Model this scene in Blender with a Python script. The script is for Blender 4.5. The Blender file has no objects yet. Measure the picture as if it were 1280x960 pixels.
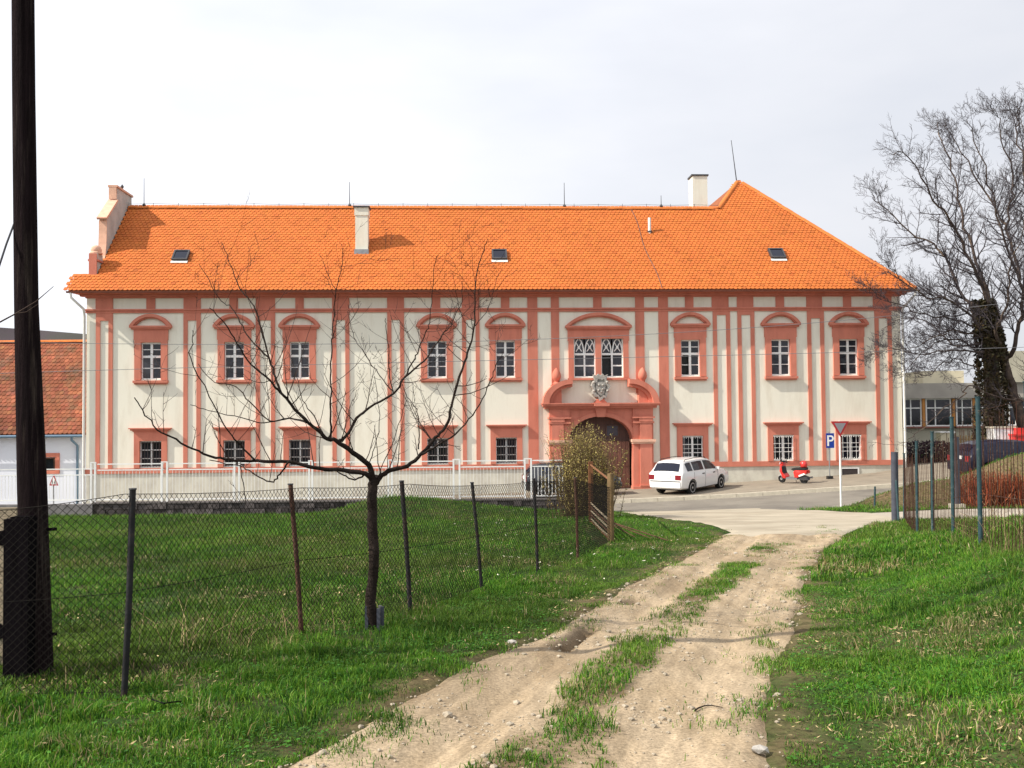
import bpy, bmesh, math, random
import numpy as np
from mathutils import Vector, Matrix

rnd = random.Random(11)
npr = np.random.default_rng(11)
SC = bpy.context.scene
COL = SC.collection
R = math.radians

# ------------------------------------------------------------------ camera, sky, sun
EYE = 1.65
FPX = 1244.4
PITCH, ROLL = R(1.84), R(-0.5)
CAMR = Matrix.Rotation(R(90) + PITCH, 3, 'X') @ Matrix.Rotation(ROLL, 3, 'Z')
cam = bpy.data.cameras.new('camera')
cam.sensor_width = 36.0
cam.lens = 35.0
cam.clip_start = 0.1
cam.clip_end = 3000
camo = bpy.data.objects.new('camera', cam)
COL.objects.link(camo)
camo.matrix_world = Matrix.Translation((0, 0, EYE)) @ CAMR.to_4x4()
SC.camera = camo
SC.view_settings.view_transform = 'Standard'
SC.view_settings.look = 'None'
SC.view_settings.gamma = 1
SC.view_settings.exposure = 0.36

SUN_EL = R(39)
SUN_H = Vector((-0.96, -0.28, 0)).normalized()       # towards the sun
SUN_DIR = Vector((SUN_H.x * math.cos(SUN_EL), SUN_H.y * math.cos(SUN_EL), math.sin(SUN_EL)))
sun = bpy.data.lights.new('sun', 'SUN')
sun.energy = 5.0
sun.angle = R(0.5)
sun.color = (1.0, 0.93, 0.82)
suno = bpy.data.objects.new('sun', sun)
COL.objects.link(suno)
suno.rotation_euler = (-SUN_DIR).to_track_quat('-Z', 'Y').to_euler()

world = bpy.data.worlds.new('World')
SC.world = world
world.use_nodes = True
wn, wl = world.node_tree.nodes, world.node_tree.links
wn.clear()
w_out = wn.new('ShaderNodeOutputWorld')
sky = wn.new('ShaderNodeTexSky')
sky.sky_type = 'NISHITA'
sky.sun_disc = False
sky.sun_elevation = SUN_EL
sky.sun_rotation = math.atan2(SUN_H.x, SUN_H.y)
sky.air_density = 1.0
sky.dust_density = 2.0
bg1 = wn.new('ShaderNodeBackground')
bg1.inputs['Strength'].default_value = 0.1
wl.new(sky.outputs[0], bg1.inputs['Color'])
bg2 = wn.new('ShaderNodeBackground')                    # thin bright veil of high cloud
bg2.inputs['Color'].default_value = (0.93, 0.945, 1.0, 1)
bg2.inputs['Strength'].default_value = 0.96
tc = wn.new('ShaderNodeTexCoord')
mp = wn.new('ShaderNodeMapping')
mp.inputs['Scale'].default_value = (1.2, 1.2, 3.5)
nz = wn.new('ShaderNodeTexNoise')
nz.inputs['Scale'].default_value = 1.6
nz.inputs['Detail'].default_value = 5
rp = wn.new('ShaderNodeMapRange')
rp.inputs['From Min'].default_value = 0.33
rp.inputs['From Max'].default_value = 0.62
rp.inputs['To Min'].default_value = 0.76
rp.inputs['To Max'].default_value = 1.0
mx = wn.new('ShaderNodeMixShader')
wl.new(tc.outputs['Generated'], mp.inputs['Vector'])
wl.new(mp.outputs[0], nz.inputs['Vector'])
wl.new(nz.outputs['Fac'], rp.inputs['Value'])
wl.new(rp.outputs[0], mx.inputs[0])
wl.new(bg1.outputs[0], mx.inputs[1])
wl.new(bg2.outputs[0], mx.inputs[2])
# the veil glows more towards the sun, as thin cloud does
nrm = wn.new('ShaderNodeVectorMath')
nrm.operation = 'NORMALIZE'
wl.new(tc.outputs['Generated'], nrm.inputs[0])
dot = wn.new('ShaderNodeVectorMath')
dot.operation = 'DOT_PRODUCT'
dot.inputs[1].default_value = tuple(SUN_DIR)
wl.new(nrm.outputs[0], dot.inputs[0])
glow = wn.new('ShaderNodeMapRange')
glow.interpolation_type = 'SMOOTHSTEP'
glow.inputs['From Min'].default_value = -.75
glow.inputs['From Max'].default_value = .75
glow.inputs['To Min'].default_value = .64
glow.inputs['To Max'].default_value = 1.10
wl.new(dot.outputs['Value'], glow.inputs['Value'])
wl.new(glow.outputs[0], bg2.inputs['Strength'])
wl.new(mx.outputs[0], w_out.inputs['Surface'])


# ------------------------------------------------------------------ helpers
def ray(px, py):
    return CAMR @ Vector(((px - 640) / FPX, -(py - 480) / FPX, -1))


def at(px, py, Y):
    v = ray(px, py)
    t = Y / v.y
    return Vector((v.x * t, Y, EYE + v.z * t))


def ss(a, b, x):
    t = np.clip((np.asarray(x, float) - a) / (b - a), 0, 1)
    return t * t * (3 - 2 * t)


_tab = npr.random((8, 256, 256))


def vn(x, y, scale, seed=0):
    x = np.asarray(x, float) / scale + 1000.3
    y = np.asarray(y, float) / scale + 1000.7
    xi, yi = np.floor(x).astype(int), np.floor(y).astype(int)
    fx, fy = x - xi, y - yi
    fx, fy = fx * fx * (3 - 2 * fx), fy * fy * (3 - 2 * fy)
    T = _tab[seed % 8]
    g = lambda i, j: T[i & 255, j & 255]
    return (g(xi, yi) * (1 - fx) + g(xi + 1, yi) * fx) * (1 - fy) + (g(xi, yi + 1) * (1 - fx) + g(xi + 1, yi + 1) * fx) * fy


class MB:
    def __init__(s):
        s.v, s.f, s.t = [], [], []

    def add(s, verts, faces, tint=None):
        o = len(s.v)
        s.v += [tuple(p) for p in verts]
        s.f += [tuple(i + o for i in f) for f in faces]
        if tint is not None:
            s.t += [tint] * len(verts)

    def box(s, x0, x1, y0, y1, z0, z1, m=None):
        vs = [(x0, y0, z0), (x1, y0, z0), (x1, y1, z0), (x0, y1, z0), (x0, y0, z1), (x1, y0, z1), (x1, y1, z1), (x0, y1, z1)]
        if m is not None:
            vs = [m @ Vector(p) for p in vs]
        s.add(vs, [(0, 3, 2, 1), (4, 5, 6, 7), (0, 1, 5, 4), (1, 2, 6, 5), (2, 3, 7, 6), (3, 0, 4, 7)])
        return s

    def prism(s, poly, y0, y1, m=None):
        """poly: (x,z) points counter-clockwise seen from -y; extruded from y0 (front) to y1."""
        n = len(poly)
        vs = [(x, y0, z) for x, z in poly] + [(x, y1, z) for x, z in poly]
        if m is not None:
            vs = [m @ Vector(p) for p in vs]
        s.add(vs, [tuple(range(n)), tuple(range(2 * n - 1, n - 1, -1))] + [(i, n + i, n + (i + 1) % n, (i + 1) % n) for i in range(n)])
        return s

    def arc(s, outer, inner, y0, y1):
        """strip solid between two (x,z) polylines of the same length"""
        n = len(outer)
        vs = []
        for (a, b), (c, d) in zip(outer, inner):
            vs += [(a, y0, b), (c, y0, d), (c, y1, d), (a, y1, b)]
        fs = [(0, 1, 2, 3), (4 * n - 1, 4 * n - 2, 4 * n - 3, 4 * n - 4)]
        for i in range(n - 1):
            k = 4 * i
            fs += [(k, k + 4, k + 5, k + 1), (k + 1, k + 5, k + 6, k + 2), (k + 2, k + 6, k + 7, k + 3), (k + 3, k + 7, k + 4, k)]
        s.add(vs, fs)
        return s

    def tube(s, pts, rad, n=6, cap=True, tint=None):
        pts = [Vector(p) for p in pts]
        if not hasattr(rad, '__len__'):
            rad = [rad] * len(pts)
        vs, fs = [], []
        up = Vector((0, 0, 1))
        pa = None
        for i, p in enumerate(pts):
            d = (pts[min(i + 1, len(pts) - 1)] - pts[max(i - 1, 0)])
            if d.length < 1e-9:
                d = Vector((0, 0, 1))
            d.normalize()
            if pa is None:
                a = d.cross(up if abs(d.z) < .9 else Vector((1, 0, 0))).normalized()
            else:
                a = (pa - d * pa.dot(d)).normalized()
            pa = a
            b = d.cross(a)
            for k in range(n):
                t = 2 * math.pi * k / n
                vs.append(p + (a * math.cos(t) + b * math.sin(t)) * rad[i])
        for i in range(len(pts) - 1):
            for k in range(n):
                q = (k + 1) % n
                fs.append((i * n + k, i * n + q, (i + 1) * n + q, (i + 1) * n + k))
        if cap:
            fs.append(tuple(range(n - 1, -1, -1)))
            fs.append(tuple(range((len(pts) - 1) * n, len(pts) * n)))
        s.add(vs, fs, tint)
        return s

    def lathe(s, prof, n=16, c=(0, 0, 0), axis='Z', m=None):
        """prof: (r, h)"""
        vs, fs = [], []
        for r, h in prof:
            for k in range(n):
                t = 2 * math.pi * k / n
                p = (r * math.cos(t), r * math.sin(t), h)
                if axis == 'Y':
                    p = (p[0], h, p[1])
                if axis == 'X':
                    p = (h, p[0], p[1])
                p = Vector(p) + Vector(c)
                vs.append(m @ p if m is not None else p)
        for i in range(len(prof) - 1):
            for k in range(n):
                q = (k + 1) % n
                fs.append((i * n + k, i * n + q, (i + 1) * n + q, (i + 1) * n + k))
        fs.append(tuple(range(n - 1, -1, -1)))
        fs.append(tuple(range((len(prof) - 1) * n, len(prof) * n)))
        s.add(vs, fs)
        return s

    def mesh(s, name, mat, smooth=False, fix=True):
        me = bpy.data.meshes.new(name)
        me.from_pydata(s.v, [], s.f)
        if s.t and len(s.t) == len(s.v):
            at_ = me.attributes.new('tint', 'FLOAT_COLOR', 'POINT')
            at_.data.foreach_set('color', np.array([(a, b, c, 1) for a, b, c in s.t], np.float32).ravel())
        if fix:
            bm = bmesh.new()
            bm.from_mesh(me)
            bmesh.ops.recalc_face_normals(bm, faces=bm.faces)
            bm.to_mesh(me)
            bm.free()
        if mat:
            me.materials.append(mat)
        if smooth:
            me.shade_smooth()
            if smooth != True:
                me.set_sharp_from_angle(angle=R(smooth))
        return me

    def build(s, name, mat, parent=None, loc=None, smooth=False, kind=None, label=None, fix=True):
        return inst(name, s.mesh(name, mat, smooth, fix), parent, loc, kind, label)


def inst(name, me, parent=None, loc=None, kind=None, label=None, rot=None):
    o = bpy.data.objects.new(name, me)
    COL.objects.link(o)
    if parent is not None:
        o.parent = parent
    if loc is not None:
        o.location = loc
    if rot is not None:
        o.rotation_euler = rot
    if kind:
        o['kind'] = kind
    if label:
        o['label'] = label
    return o


def tag(o, label, cat, group=None, kind=None):
    o['label'] = label
    o['category'] = cat
    if group:
        o['group'] = group
    if kind:
        o['kind'] = kind
    return o


def thing(name, label, cat, loc=(0, 0, 0), rz=0.0, group=None):
    o = bpy.data.objects.new(name, None)
    o.empty_display_size = .2
    COL.objects.link(o)
    o.location = loc
    o.rotation_euler = (0, 0, rz)
    return tag(o, label, cat, group)


def grid_mesh(name, P, mat, tint=None, smooth=True, extra=None):
    """P: (n,m,3) array"""
    n, m, _ = P.shape
    me = bpy.data.meshes.new(name)
    idx = np.arange(n * m).reshape(n, m)
    q = np.stack([idx[:-1, :-1], idx[:-1, 1:], idx[1:, 1:], idx[1:, :-1]], -1).reshape(-1, 4)
    me.vertices.add(n * m)
    me.vertices.foreach_set('co', P.reshape(-1).astype(np.float32))
    me.loops.add(q.size)
    me.loops.foreach_set('vertex_index', q.ravel().astype(np.int32))
    me.polygons.add(len(q))
    me.polygons.foreach_set('loop_start', (np.arange(len(q)) * 4).astype(np.int32))
    me.update(calc_edges=True)
    for nm, arr in (extra or {}).items():
        a = me.attributes.new(nm, 'FLOAT', 'POINT')
        a.data.foreach_set('value', arr.reshape(-1).astype(np.float32))
    me.materials.append(mat)
    if smooth:
        me.shade_smooth()
    # make sure the sheet faces up
    if me.polygons and me.polygons[0].normal.z < 0:
        me.flip_normals()
    return me


def mat(name, col, rough=.85, var=.12, scale=2.0, bump=0.0, bscale=30, spec=.3, metal=0, tint=False, col2=None, c2scale=.6, c2lo=.55, c2hi=.7, stretch=None, obj=False, trans=0, coat=0):
    m = bpy.data.materials.new(name)
    m.use_nodes = True
    N, L = m.node_tree.nodes, m.node_tree.links
    b = N['Principled BSDF']
    b.inputs['Roughness'].default_value = rough
    b.inputs['Specular IOR Level'].default_value = spec
    b.inputs['Metallic'].default_value = metal
    b.inputs['Coat Weight'].default_value = coat
    if obj:
        g = N.new('ShaderNodeTexCoord')
        vec = g.outputs['Object']
    else:
        g = N.new('ShaderNodeNewGeometry')
        vec = g.outputs['Position']
    if stretch:
        mp_ = N.new('ShaderNodeMapping')
        mp_.inputs['Scale'].default_value = stretch
        L.new(vec, mp_.inputs['Vector'])
        vec = mp_.outputs[0]
    n1 = N.new('ShaderNodeTexNoise')
    n1.inputs['Scale'].default_value = scale
    n1.inputs['Detail'].default_value = 6
    L.new(vec, n1.inputs['Vector'])
    mr = N.new('ShaderNodeMapRange')
    mr.inputs['From Min'].default_value = .3
    mr.inputs['From Max'].default_value = .7
    mr.inputs['To Min'].default_value = 1 - var
    mr.inputs['To Max'].default_value = 1 + var
    L.new(n1.outputs['Fac'], mr.inputs['Value'])
    cur = None
    if col2:
        n3 = N.new('ShaderNodeTexNoise')
        n3.inputs['Scale'].default_value = c2scale
        n3.inputs['Detail'].default_value = 8
        n3.inputs['Roughness'].default_value = .65
        L.new(vec, n3.inputs['Vector'])
        r3 = N.new('ShaderNodeMapRange')
        r3.inputs['From Min'].default_value = c2lo
        r3.inputs['From Max'].default_value = c2hi
        L.new(n3.outputs['Fac'], r3.inputs['Value'])
        mc = N.new('ShaderNodeMix')
        mc.data_type = 'RGBA'
        mc.inputs[6].default_value = (*col, 1)
        mc.inputs[7].default_value = (*col2, 1)
        L.new(r3.outputs[0], mc.inputs[0])
        cur = mc.outputs[2]
    vm = N.new('ShaderNodeVectorMath')
    vm.operation = 'MULTIPLY'
    if cur is None:
        vm.inputs[0].default_value = col
    else:
        L.new(cur, vm.inputs[0])
    L.new(mr.outputs[0], vm.inputs[1])
    out = vm.outputs[0]
    if tint:
        a = N.new('ShaderNodeAttribute')
        a.attribute_name = 'tint'
        v2 = N.new('ShaderNodeVectorMath')
        v2.operation = 'MULTIPLY'
        L.new(out, v2.inputs[0])
        L.new(a.outputs['Color'], v2.inputs[1])
        out = v2.outputs[0]
    L.new(out, b.inputs['Base Color'])
    if bump:
        n2 = N.new('ShaderNodeTexNoise')
        n2.inputs['Scale'].default_value = bscale
        n2.inputs['Detail'].default_value = 4
        L.new(vec, n2.inputs['Vector'])
        bp = N.new('ShaderNodeBump')
        bp.inputs['Strength'].default_value = bump
        bp.inputs['Distance'].default_value = .02
        L.new(n2.outputs['Fac'], bp.inputs['Height'])
        L.new(bp.outputs[0], b.inputs['Normal'])
    if trans:
        t = N.new('ShaderNodeBsdfTranslucent')
        L.new(out, t.inputs['Color'])
        x = N.new('ShaderNodeMixShader')
        x.inputs[0].default_value = trans
        L.new(b.outputs[0], x.inputs[1])
        L.new(t.outputs[0], x.inputs[2])
        L.new(x.outputs[0], N['Material Output'].inputs['Surface'])
    return m


M = {}
M['plaster'] = mat('cream_plaster', (.80, .77, .655), .9, .05, .9, .15, 25, .2, col2=(.62, .575, .47), c2scale=.9, c2lo=.47, c2hi=.76, stretch=(2.2, 2.2, .4))
M['plinth'] = mat('grey_plaster', (.62, .60, .51), .9, .07, 1.2, .25, 20, .2, col2=(.50, .47, .40), c2scale=1.6, c2lo=.45, c2hi=.65, stretch=(1.2, 1.2, .6))
M['salmon'] = mat('salmon_paint', (.57, .200, .138), .85, .08, 1.5, .12, 25, .2, col2=(.47, .155, .105), c2scale=1.3, c2lo=.48, c2hi=.72, stretch=(1.8, 1.8, .5))
M['coping'] = mat('pale_coping', (.70, .42, .30), .9, .12, 4, .2, 30, .2)
M['parapet'] = mat('parapet_plaster', (.50, .47, .43), .9, .15, 2, .2, 20, .2)
M['tile'] = mat('orange_tile', (.50, .138, .030), .8, .06, .6, .15, 60, .25, tint=True)
M['tile_ridge'] = mat('ridge_tile', (.52, .155, .035), .8, .15, 3, .2, 40, .25)
M['underlay'] = mat('roof_underlay', (.25, .08, .03), .95, .1)
M['old_tile'] = mat('old_tile', (.215, .072, .038), .9, .25, 3, .3, 40, .2, tint=True, col2=(.11, .07, .045), c2scale=1.4, c2lo=.48, c2hi=.72)
M['gutter'] = mat('brown_gutter', (.22, .07, .045), .5, .1, 4, 0, 10, .5)
M['white'] = mat('white_paint', (.78, .78, .76), .5, .06, 6, .05, 40, .4)
M['pipe'] = mat('white_pipe', (.72, .72, .68), .5, .08, 3, 0, 10, .4)
M['bluepipe'] = mat('slate_blue_pipe', (.10, .17, .25), .5, .1, 3, 0, 10, .4)
M['glass'] = mat('window_glass', (.010, .011, .018), .06, .5, 1.2, .02, 4, .45, col2=(.075, .075, .085), c2scale=.9, c2lo=.52, c2hi=.72)  # paler noise patches in the colour stand in for reflections and curtains
M['grille'] = mat('dark_iron', (.05, .04, .04), .6, .2, 8)
M['stone'] = mat('grey_stone', (.33, .31, .28), .9, .25, 6, .5, 25, .2)
M['door'] = mat('brown_oak', (.25, .115, .080), .55, .2, 3, .2, 30, .35, stretch=(6, 6, .5))
M['doordark'] = mat('dark_oak', (.10, .055, .045), .6, .2, 3, .2, 30, .3, stretch=(6, 6, .5))
M['metal'] = mat('grey_steel', (.30, .31, .32), .45, .15, 8, .1, 30, .5, .6)
M['darkmetal'] = mat('dark_steel', (.06, .06, .065), .5, .2, 8, .1, 30, .4, .3)
M['rust'] = mat('rusty_steel', (.075, .035, .024), .85, .3, 12, .4, 60, .2, col2=(.16, .11, .08), c2scale=14, c2lo=.55, c2hi=.68)
M['postgrey'] = mat('weathered_post_steel', (.022, .022, .024), .7, .3, 12, .25, 60, .12, 0, col2=(.06, .038, .03), c2scale=9, c2lo=.5, c2hi=.66)
M['wire'] = mat('fence_wire', (.014, .012, .010), .9, .2, 6, 0, 10, .1)
M['greenpost'] = mat('bluegreen_post', (.020, .050, .058), .65, .2, 9, .15, 50, .3, col2=(.09, .11, .105), c2scale=12, c2lo=.55, c2hi=.66)
M['bluegrey'] = mat('bluegrey_post', (.055, .060, .078), .7, .2, 6, .1, 40, .3)
M['pole'] = mat('tarred_wood', (.014, .009, .010), .95, .5, 5, .9, 30, .05, stretch=(9, 9, .4), col2=(.075, .058, .048), c2scale=2.2, c2lo=.55, c2hi=.72)
M['stub'] = mat('tarred_stub', (.005, .004, .005), .95, .3, 5, .5, 20, .03, stretch=(5, 5, .6))
M['board'] = mat('weathered_board', (.33, .27, .19), .9, .25, 4, .5, 25, .2, stretch=(1, 1, 5), col2=(.12, .07, .04), c2scale=2.5, c2lo=.6, c2hi=.7)
M['bark'] = mat('dark_bark', (.028, .021, .018), .95, .35, 14, .8, 60, .06, col2=(.14, .115, .08), c2scale=6, c2lo=.6, c2hi=.75)
M['twig'] = mat('brown_twig', (.045, .031, .026), .9, .25, 10, 0, 10, .1)
M['bark2'] = mat('grey_brown_bark', (.075, .055, .045), .9, .3, 6, .8, 25, .2, col2=(.20, .15, .10), c2scale=1.5, c2lo=.55, c2hi=.72)
M['twig2'] = mat('grey_twig', (.058, .049, .054), .85, .2, 5, 0, 10, .25)
M['ivy'] = mat('ivy_leaf', (.034, .030, .014), .75, .3, 5, 0, 10, .3, tint=True)
M['bushleaf'] = mat('catkin', (.36, .30, .10), .8, .3, 8, 0, 10, .3, tint=True, trans=.25)
M['bushtwig'] = mat('bush_twig', (.115, .075, .04), .85, .25, 8)
M['wood'] = mat('brown_fence_wood', (.17, .075, .035), .85, .3, 5, .4, 25, .2, stretch=(6, 6, 1))
M['wooddark'] = mat('dark_fence_wood', (.09, .045, .028), .85, .3, 5, .4, 25, .2, stretch=(1, 1, 6))
M['woodpale'] = mat('pale_post_wood', (.19, .125, .06), .85, .3, 6, .4, 25, .2, stretch=(6, 6, 1))
M['asphalt'] = mat('asphalt', (.205, .185, .155), .95, .10, .8, .4, 60, .2, col2=(.135, .122, .105), c2scale=.45, c2lo=.45, c2hi=.7)
M['paving'] = mat('pavement', (.26, .225, .175), .95, .12, 1.5, .3, 40, .2, col2=(.20, .17, .135), c2scale=.8, c2lo=.5, c2hi=.7)
M['kerb'] = mat('kerb_granite', (.54, .49, .39), .9, .12, 6, .3, 40, .2)
M['apron'] = mat('pale_dust', (.37, .325, .25), .95, .14, 1.6, .4, 25, .15, col2=(.27, .23, .17), c2scale=.7, c2lo=.45, c2hi=.7, stretch=(.5, 1.6, 1))
M['lane'] = mat('lane_concrete', (.36, .32, .26), .95, .12, 1.3, .4, 25, .15, col2=(.28, .24, .19), c2scale=.9, c2lo=.5, c2hi=.7)
M['carwhite'] = mat('white_car_paint', (.72, .72, .71), .25, .01, 2, 0, 10, .5, coat=.6)
M['carblack'] = mat('black_car_paint', (.012, .012, .016), .2, .05, 2, 0, 10, .5, coat=.7)
M['carnavy'] = mat('navy_car_paint', (.010, .010, .024), .35, .05, 2, 0, 10, .25, coat=.1)
M['carglass'] = mat('car_glass', (.008, .010, .022), .08, .1, 2, 0, 10, .35)
M['rubber'] = mat('rubber', (.015, .015, .015), .85, .2, 20)
M['black'] = mat('black_plastic', (.02, .02, .02), .5, .1, 9)
M['alloy'] = mat('wheel_alloy', (.55, .55, .56), .35, .05, 9, 0, 10, .5, .5)
M['redlight'] = mat('red_lens', (.45, .02, .015), .2, .05, 5, 0, 10, .6)
M['red'] = mat('red_paint', (.62, .03, .025), .3, .06, 5, 0, 10, .5, coat=.4)
M['orange'] = mat('orange_lens', (.75, .22, .03), .3, .05, 5)
M['signblue'] = mat('sign_blue', (.012, .045, .30), .4, .05, 5)
M['signred'] = mat('sign_red', (.36, .025, .03), .45, .1, 8)
M['signgrey'] = mat('sign_face', (.23, .225, .245), .5, .06, 6)
M['annex'] = mat('grey_concrete', (.40, .37, .33), .9, .12, 1.5, .2, 20, .2)
M['cream2'] = mat('cream_render', (.66, .60, .44), .9, .08, 1.5, .2, 20, .2)
M['olive'] = mat('olive_render', (.46, .43, .34), .9, .12, 1.2, .2, 20, .2)
M['ochre'] = mat('ochre_post', (.50, .22, .06), .7, .1, 3)
M['bluewall'] = mat('bluish_white_render', (.66, .69, .76), .9, .05, .8, .2, 20, .2)
M['hill'] = mat('hill_soil', (.060, .048, .055), .95, .25, .03, 0, 10, .1, col2=(.05, .055, .04), c2scale=.012, c2lo=.45, c2hi=.65)
M['hedge'] = mat('red_hedge_twig', (.25, .065, .03), .85, .3, 4, 0, 10, .2, tint=True)
M['straw'] = mat('straw', (.50, .40, .22), .9, .25, 9, 0, 10, .2, tint=True)
M['petal'] = mat('pale_litter', (.74, .71, .62), .8, .15, 9, 0, 10, .3, tint=True)
M['pebble'] = mat('pebble', (.34, .29, .22), .9, .3, 25, .3, 60, .2)
M['cable'] = mat('grey_cable', (.16, .16, .17), .6, .1, 3)
M['grass'] = mat('grass_blade', (1, 1, 1), .65, .12, 3, 0, 10, .25, tint=True, trans=.3)


# ------------------------------------------------------------------ terrain
def street(x):
    x5 = np.clip(np.asarray(x, float), -40, 40) - 5.5
    k = 1.6
    sp = k * np.log1p(np.exp(np.clip(x5 / k, -30, 30)))
    return -1.52 + .018 * x5 + .037 * (sp - k * .6931) + .22 * ss(15.5, 18.5, x)


# track edges (pixels on the photograph's ground, turned into metres below)
def flat_hit(px, py):
    v = ray(px, py)
    # ground plane z = .25 - .05*y
    t = (.25 - EYE) / (v.z + .05 * v.y)
    return (v.x * t, v.y * t)


EL = np.array([flat_hit(*p) for p in ((345, 955), (436, 912), (548, 838), (668, 792), (780, 731), (862, 690), (903, 668))])
ER = np.array([flat_hit(*p) for p in ((985, 955), (972, 880), (1003, 795), (1015, 720), (1032, 685), (1062, 668))])


def _ext(E):
    a = E[0] - (E[1] - E[0]) / max(1e-6, abs(E[1][1] - E[0][1])) * 3.0
    return np.vstack([a, E])


EL, ER = _ext(EL), _ext(ER)


def xl(y):
    return np.interp(y, EL[:, 1], EL[:, 0])


def xr(y):
    return np.interp(y, ER[:, 1], ER[:, 0])


Y_NEAR = -3.0
Y_TRACK = float(min(EL[-1, 1], ER[-1, 1])) + .6
KERB_Y = 38.0


def road_near(x):
    return np.interp(x, [-60, 3.5, 5.5, 8.6, 10, 13, 16, 60], [34.6, 34.6, 32.6, 30.3, 30.8, 33.6, 34.4, 34.4])


def H0(x, y):
    x, y = np.asarray(x, float), np.asarray(y, float)
    n = .25 - .05 * np.clip(y, 2.5, 45)
    s = x - xr(y)
    n = n + .55 * ss(.2, 3.0, s) * (1 - ss(13, 21, y))
    n = n + .10 * ss(8, 14, x) * ss(20, 27, y)
    b = ss(29, 36.5, y)
    z = n * (1 - b) + (street(x) - .13) * b
    gx = np.where(x > 13.4, 1, np.exp(-((x - 13.4) / 1.9) ** 2))
    z = z + (.72 * gx + .80 * ss(13.5, 16.5, x)) * np.exp(-((y - 31.7) / 1.6) ** 2)
    sx = np.where(x < -3.5, 1.5, 3.0)
    z = z + .52 * np.exp(-((x + 3.5) / sx) ** 2 - ((y - 29.8) / 2.0) ** 2)
    z = np.where(y > KERB_Y + .05, street(x) - .06, z)
    far = ss(60, 140, np.hypot(x, y))
    return z * (1 - far) + (-2.0) * far


def H(x, y):
    x, y = np.asarray(x, float), np.asarray(y, float)
    a = 1 - ss(28, 33, y)
    return H0(x, y) + a * (.035 * (vn(x, y, 1.1, 1) - .5) + .022 * (vn(x, y, .37, 2) - .5) + .06 * (vn(x, y, 3.1, 3) - .5))


def gp(px, py):
    """point where the ray of a photograph pixel meets the ground"""
    v = ray(px, py)
    t = 2.0
    while t < 120:
        p = Vector((0, 0, EYE)) + v * t
        if p.z < float(H0(p.x, p.y)):
            break
        t += .02
    return Vector((p.x, p.y, float(H(p.x, p.y))))


def hz(x, y):
    return float(H(x, y))


def in_track(x, y, m=0.0):
    e = .16 * (vn(x, y, .7, 4) - .5) + .10 * (vn(x, y, .25, 5) - .5)
    return (x > xl(y) + m + e) & (x < xr(y) - m + e) & (y < Y_TRACK)


def apron_l(y):
    return np.interp(y, [20.0, 21.0, 24, 27, 30.2, 33.2], [4.0, 4.4, 4.4, 3.7, 3.1, 2.7])


def apron_r(y):
    return np.interp(y, [20.0, 22, 24.5, 27.5, 29.3, 30.2, 33.2], [6.7, 7.8, 9.8, 10.0, 8.9, 8.6, 8.4])


def in_apron(x, y, m=0.0):
    return (x > apron_l(y) + m) & (x < apron_r(y) - m) & (y >= Y_TRACK - .8) & (y < 33.2)


LN0, LN1 = (lambda x: 23.9 + .10 * (x - 9)), (lambda x: 27.6 + .05 * (x - 9))


def in_lane(x, y, m=0.0):
    return (x > 8.6) & (y > LN0(x) + m) & (y < LN1(x) - m)


def in_road(x, y):
    return (y > road_near(x)) & (y < KERB_Y + 12)


def paved(x, y, m=0.0):
    return in_track(x, y, m) | in_apron(x, y, m) | in_lane(x, y, m) | in_road(x, y)


gully = flat_hit(700, 806), flat_hit(735, 782)
gully2 = flat_hit(780, 752), flat_hit(797, 746)


def seg_d(x, y, a, b):
    ax, ay = a
    dx, dy = b[0] - ax, b[1] - ay
    t = np.clip(((x - ax) * dx + (y - ay) * dy) / (dx * dx + dy * dy), 0, 1)
    return np.hypot(x - ax - t * dx, y - ay - t * dy)


def breaks(segs):
    out = []
    for a, b, st in segs:
        out += list(np.arange(a, b - 1e-6, st))
    return np.array(out + [segs[-1][1]])


gxs = breaks([(-900, -100, 100), (-100, -40, 10), (-40, -15, .8), (-15, -6, .3), (-6, 8, .14), (8, 18, .3), (18, 40, 1.0), (40, 100, 10), (100, 900, 100)])
gys = breaks([(-60, -4, 8), (-4, 2, .6), (2, 14, .14), (14, 38, .25), (38, 39.0, .1), (39.0, 60, 1.5), (60, 200, 14), (200, 1500, 130)])
GX, GY = np.meshgrid(gxs, gys, indexing='ij')
GZ = H(GX, GY)
dep = np.where(GY < Y_TRACK, ss(.02, .34, np.minimum(GX - xl(GY), xr(GY) - GX)), 0) * (.13 + .10 * np.exp(-(seg_d(GX, GY, *gully) / .2) ** 2) + .08 * np.exp(-(seg_d(GX, GY, *gully2) / .2) ** 2)) + (in_apron(GX, GY, .15) | in_lane(GX, GY, .15)) * .06 + in_road(GX, GY) * .05
GZ = GZ - dep

SOILG = np.clip((1 - ss(.02, .26, np.minimum(np.abs(GX - xl(GY)), np.abs(GX - xr(GY))) + .35 * (vn(GX, GY, .35, 3) - .5))) * (GY < Y_TRACK + 1) * .6
                + .75 * ss(9.8, 11.5, GX) * ss(28.0, 29.0, GY) * (1 - ss(32, 33.5, GY)) + .22 * ss(.62, .8, vn(GX, GY, .8, 7)), 0, 1)


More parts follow.
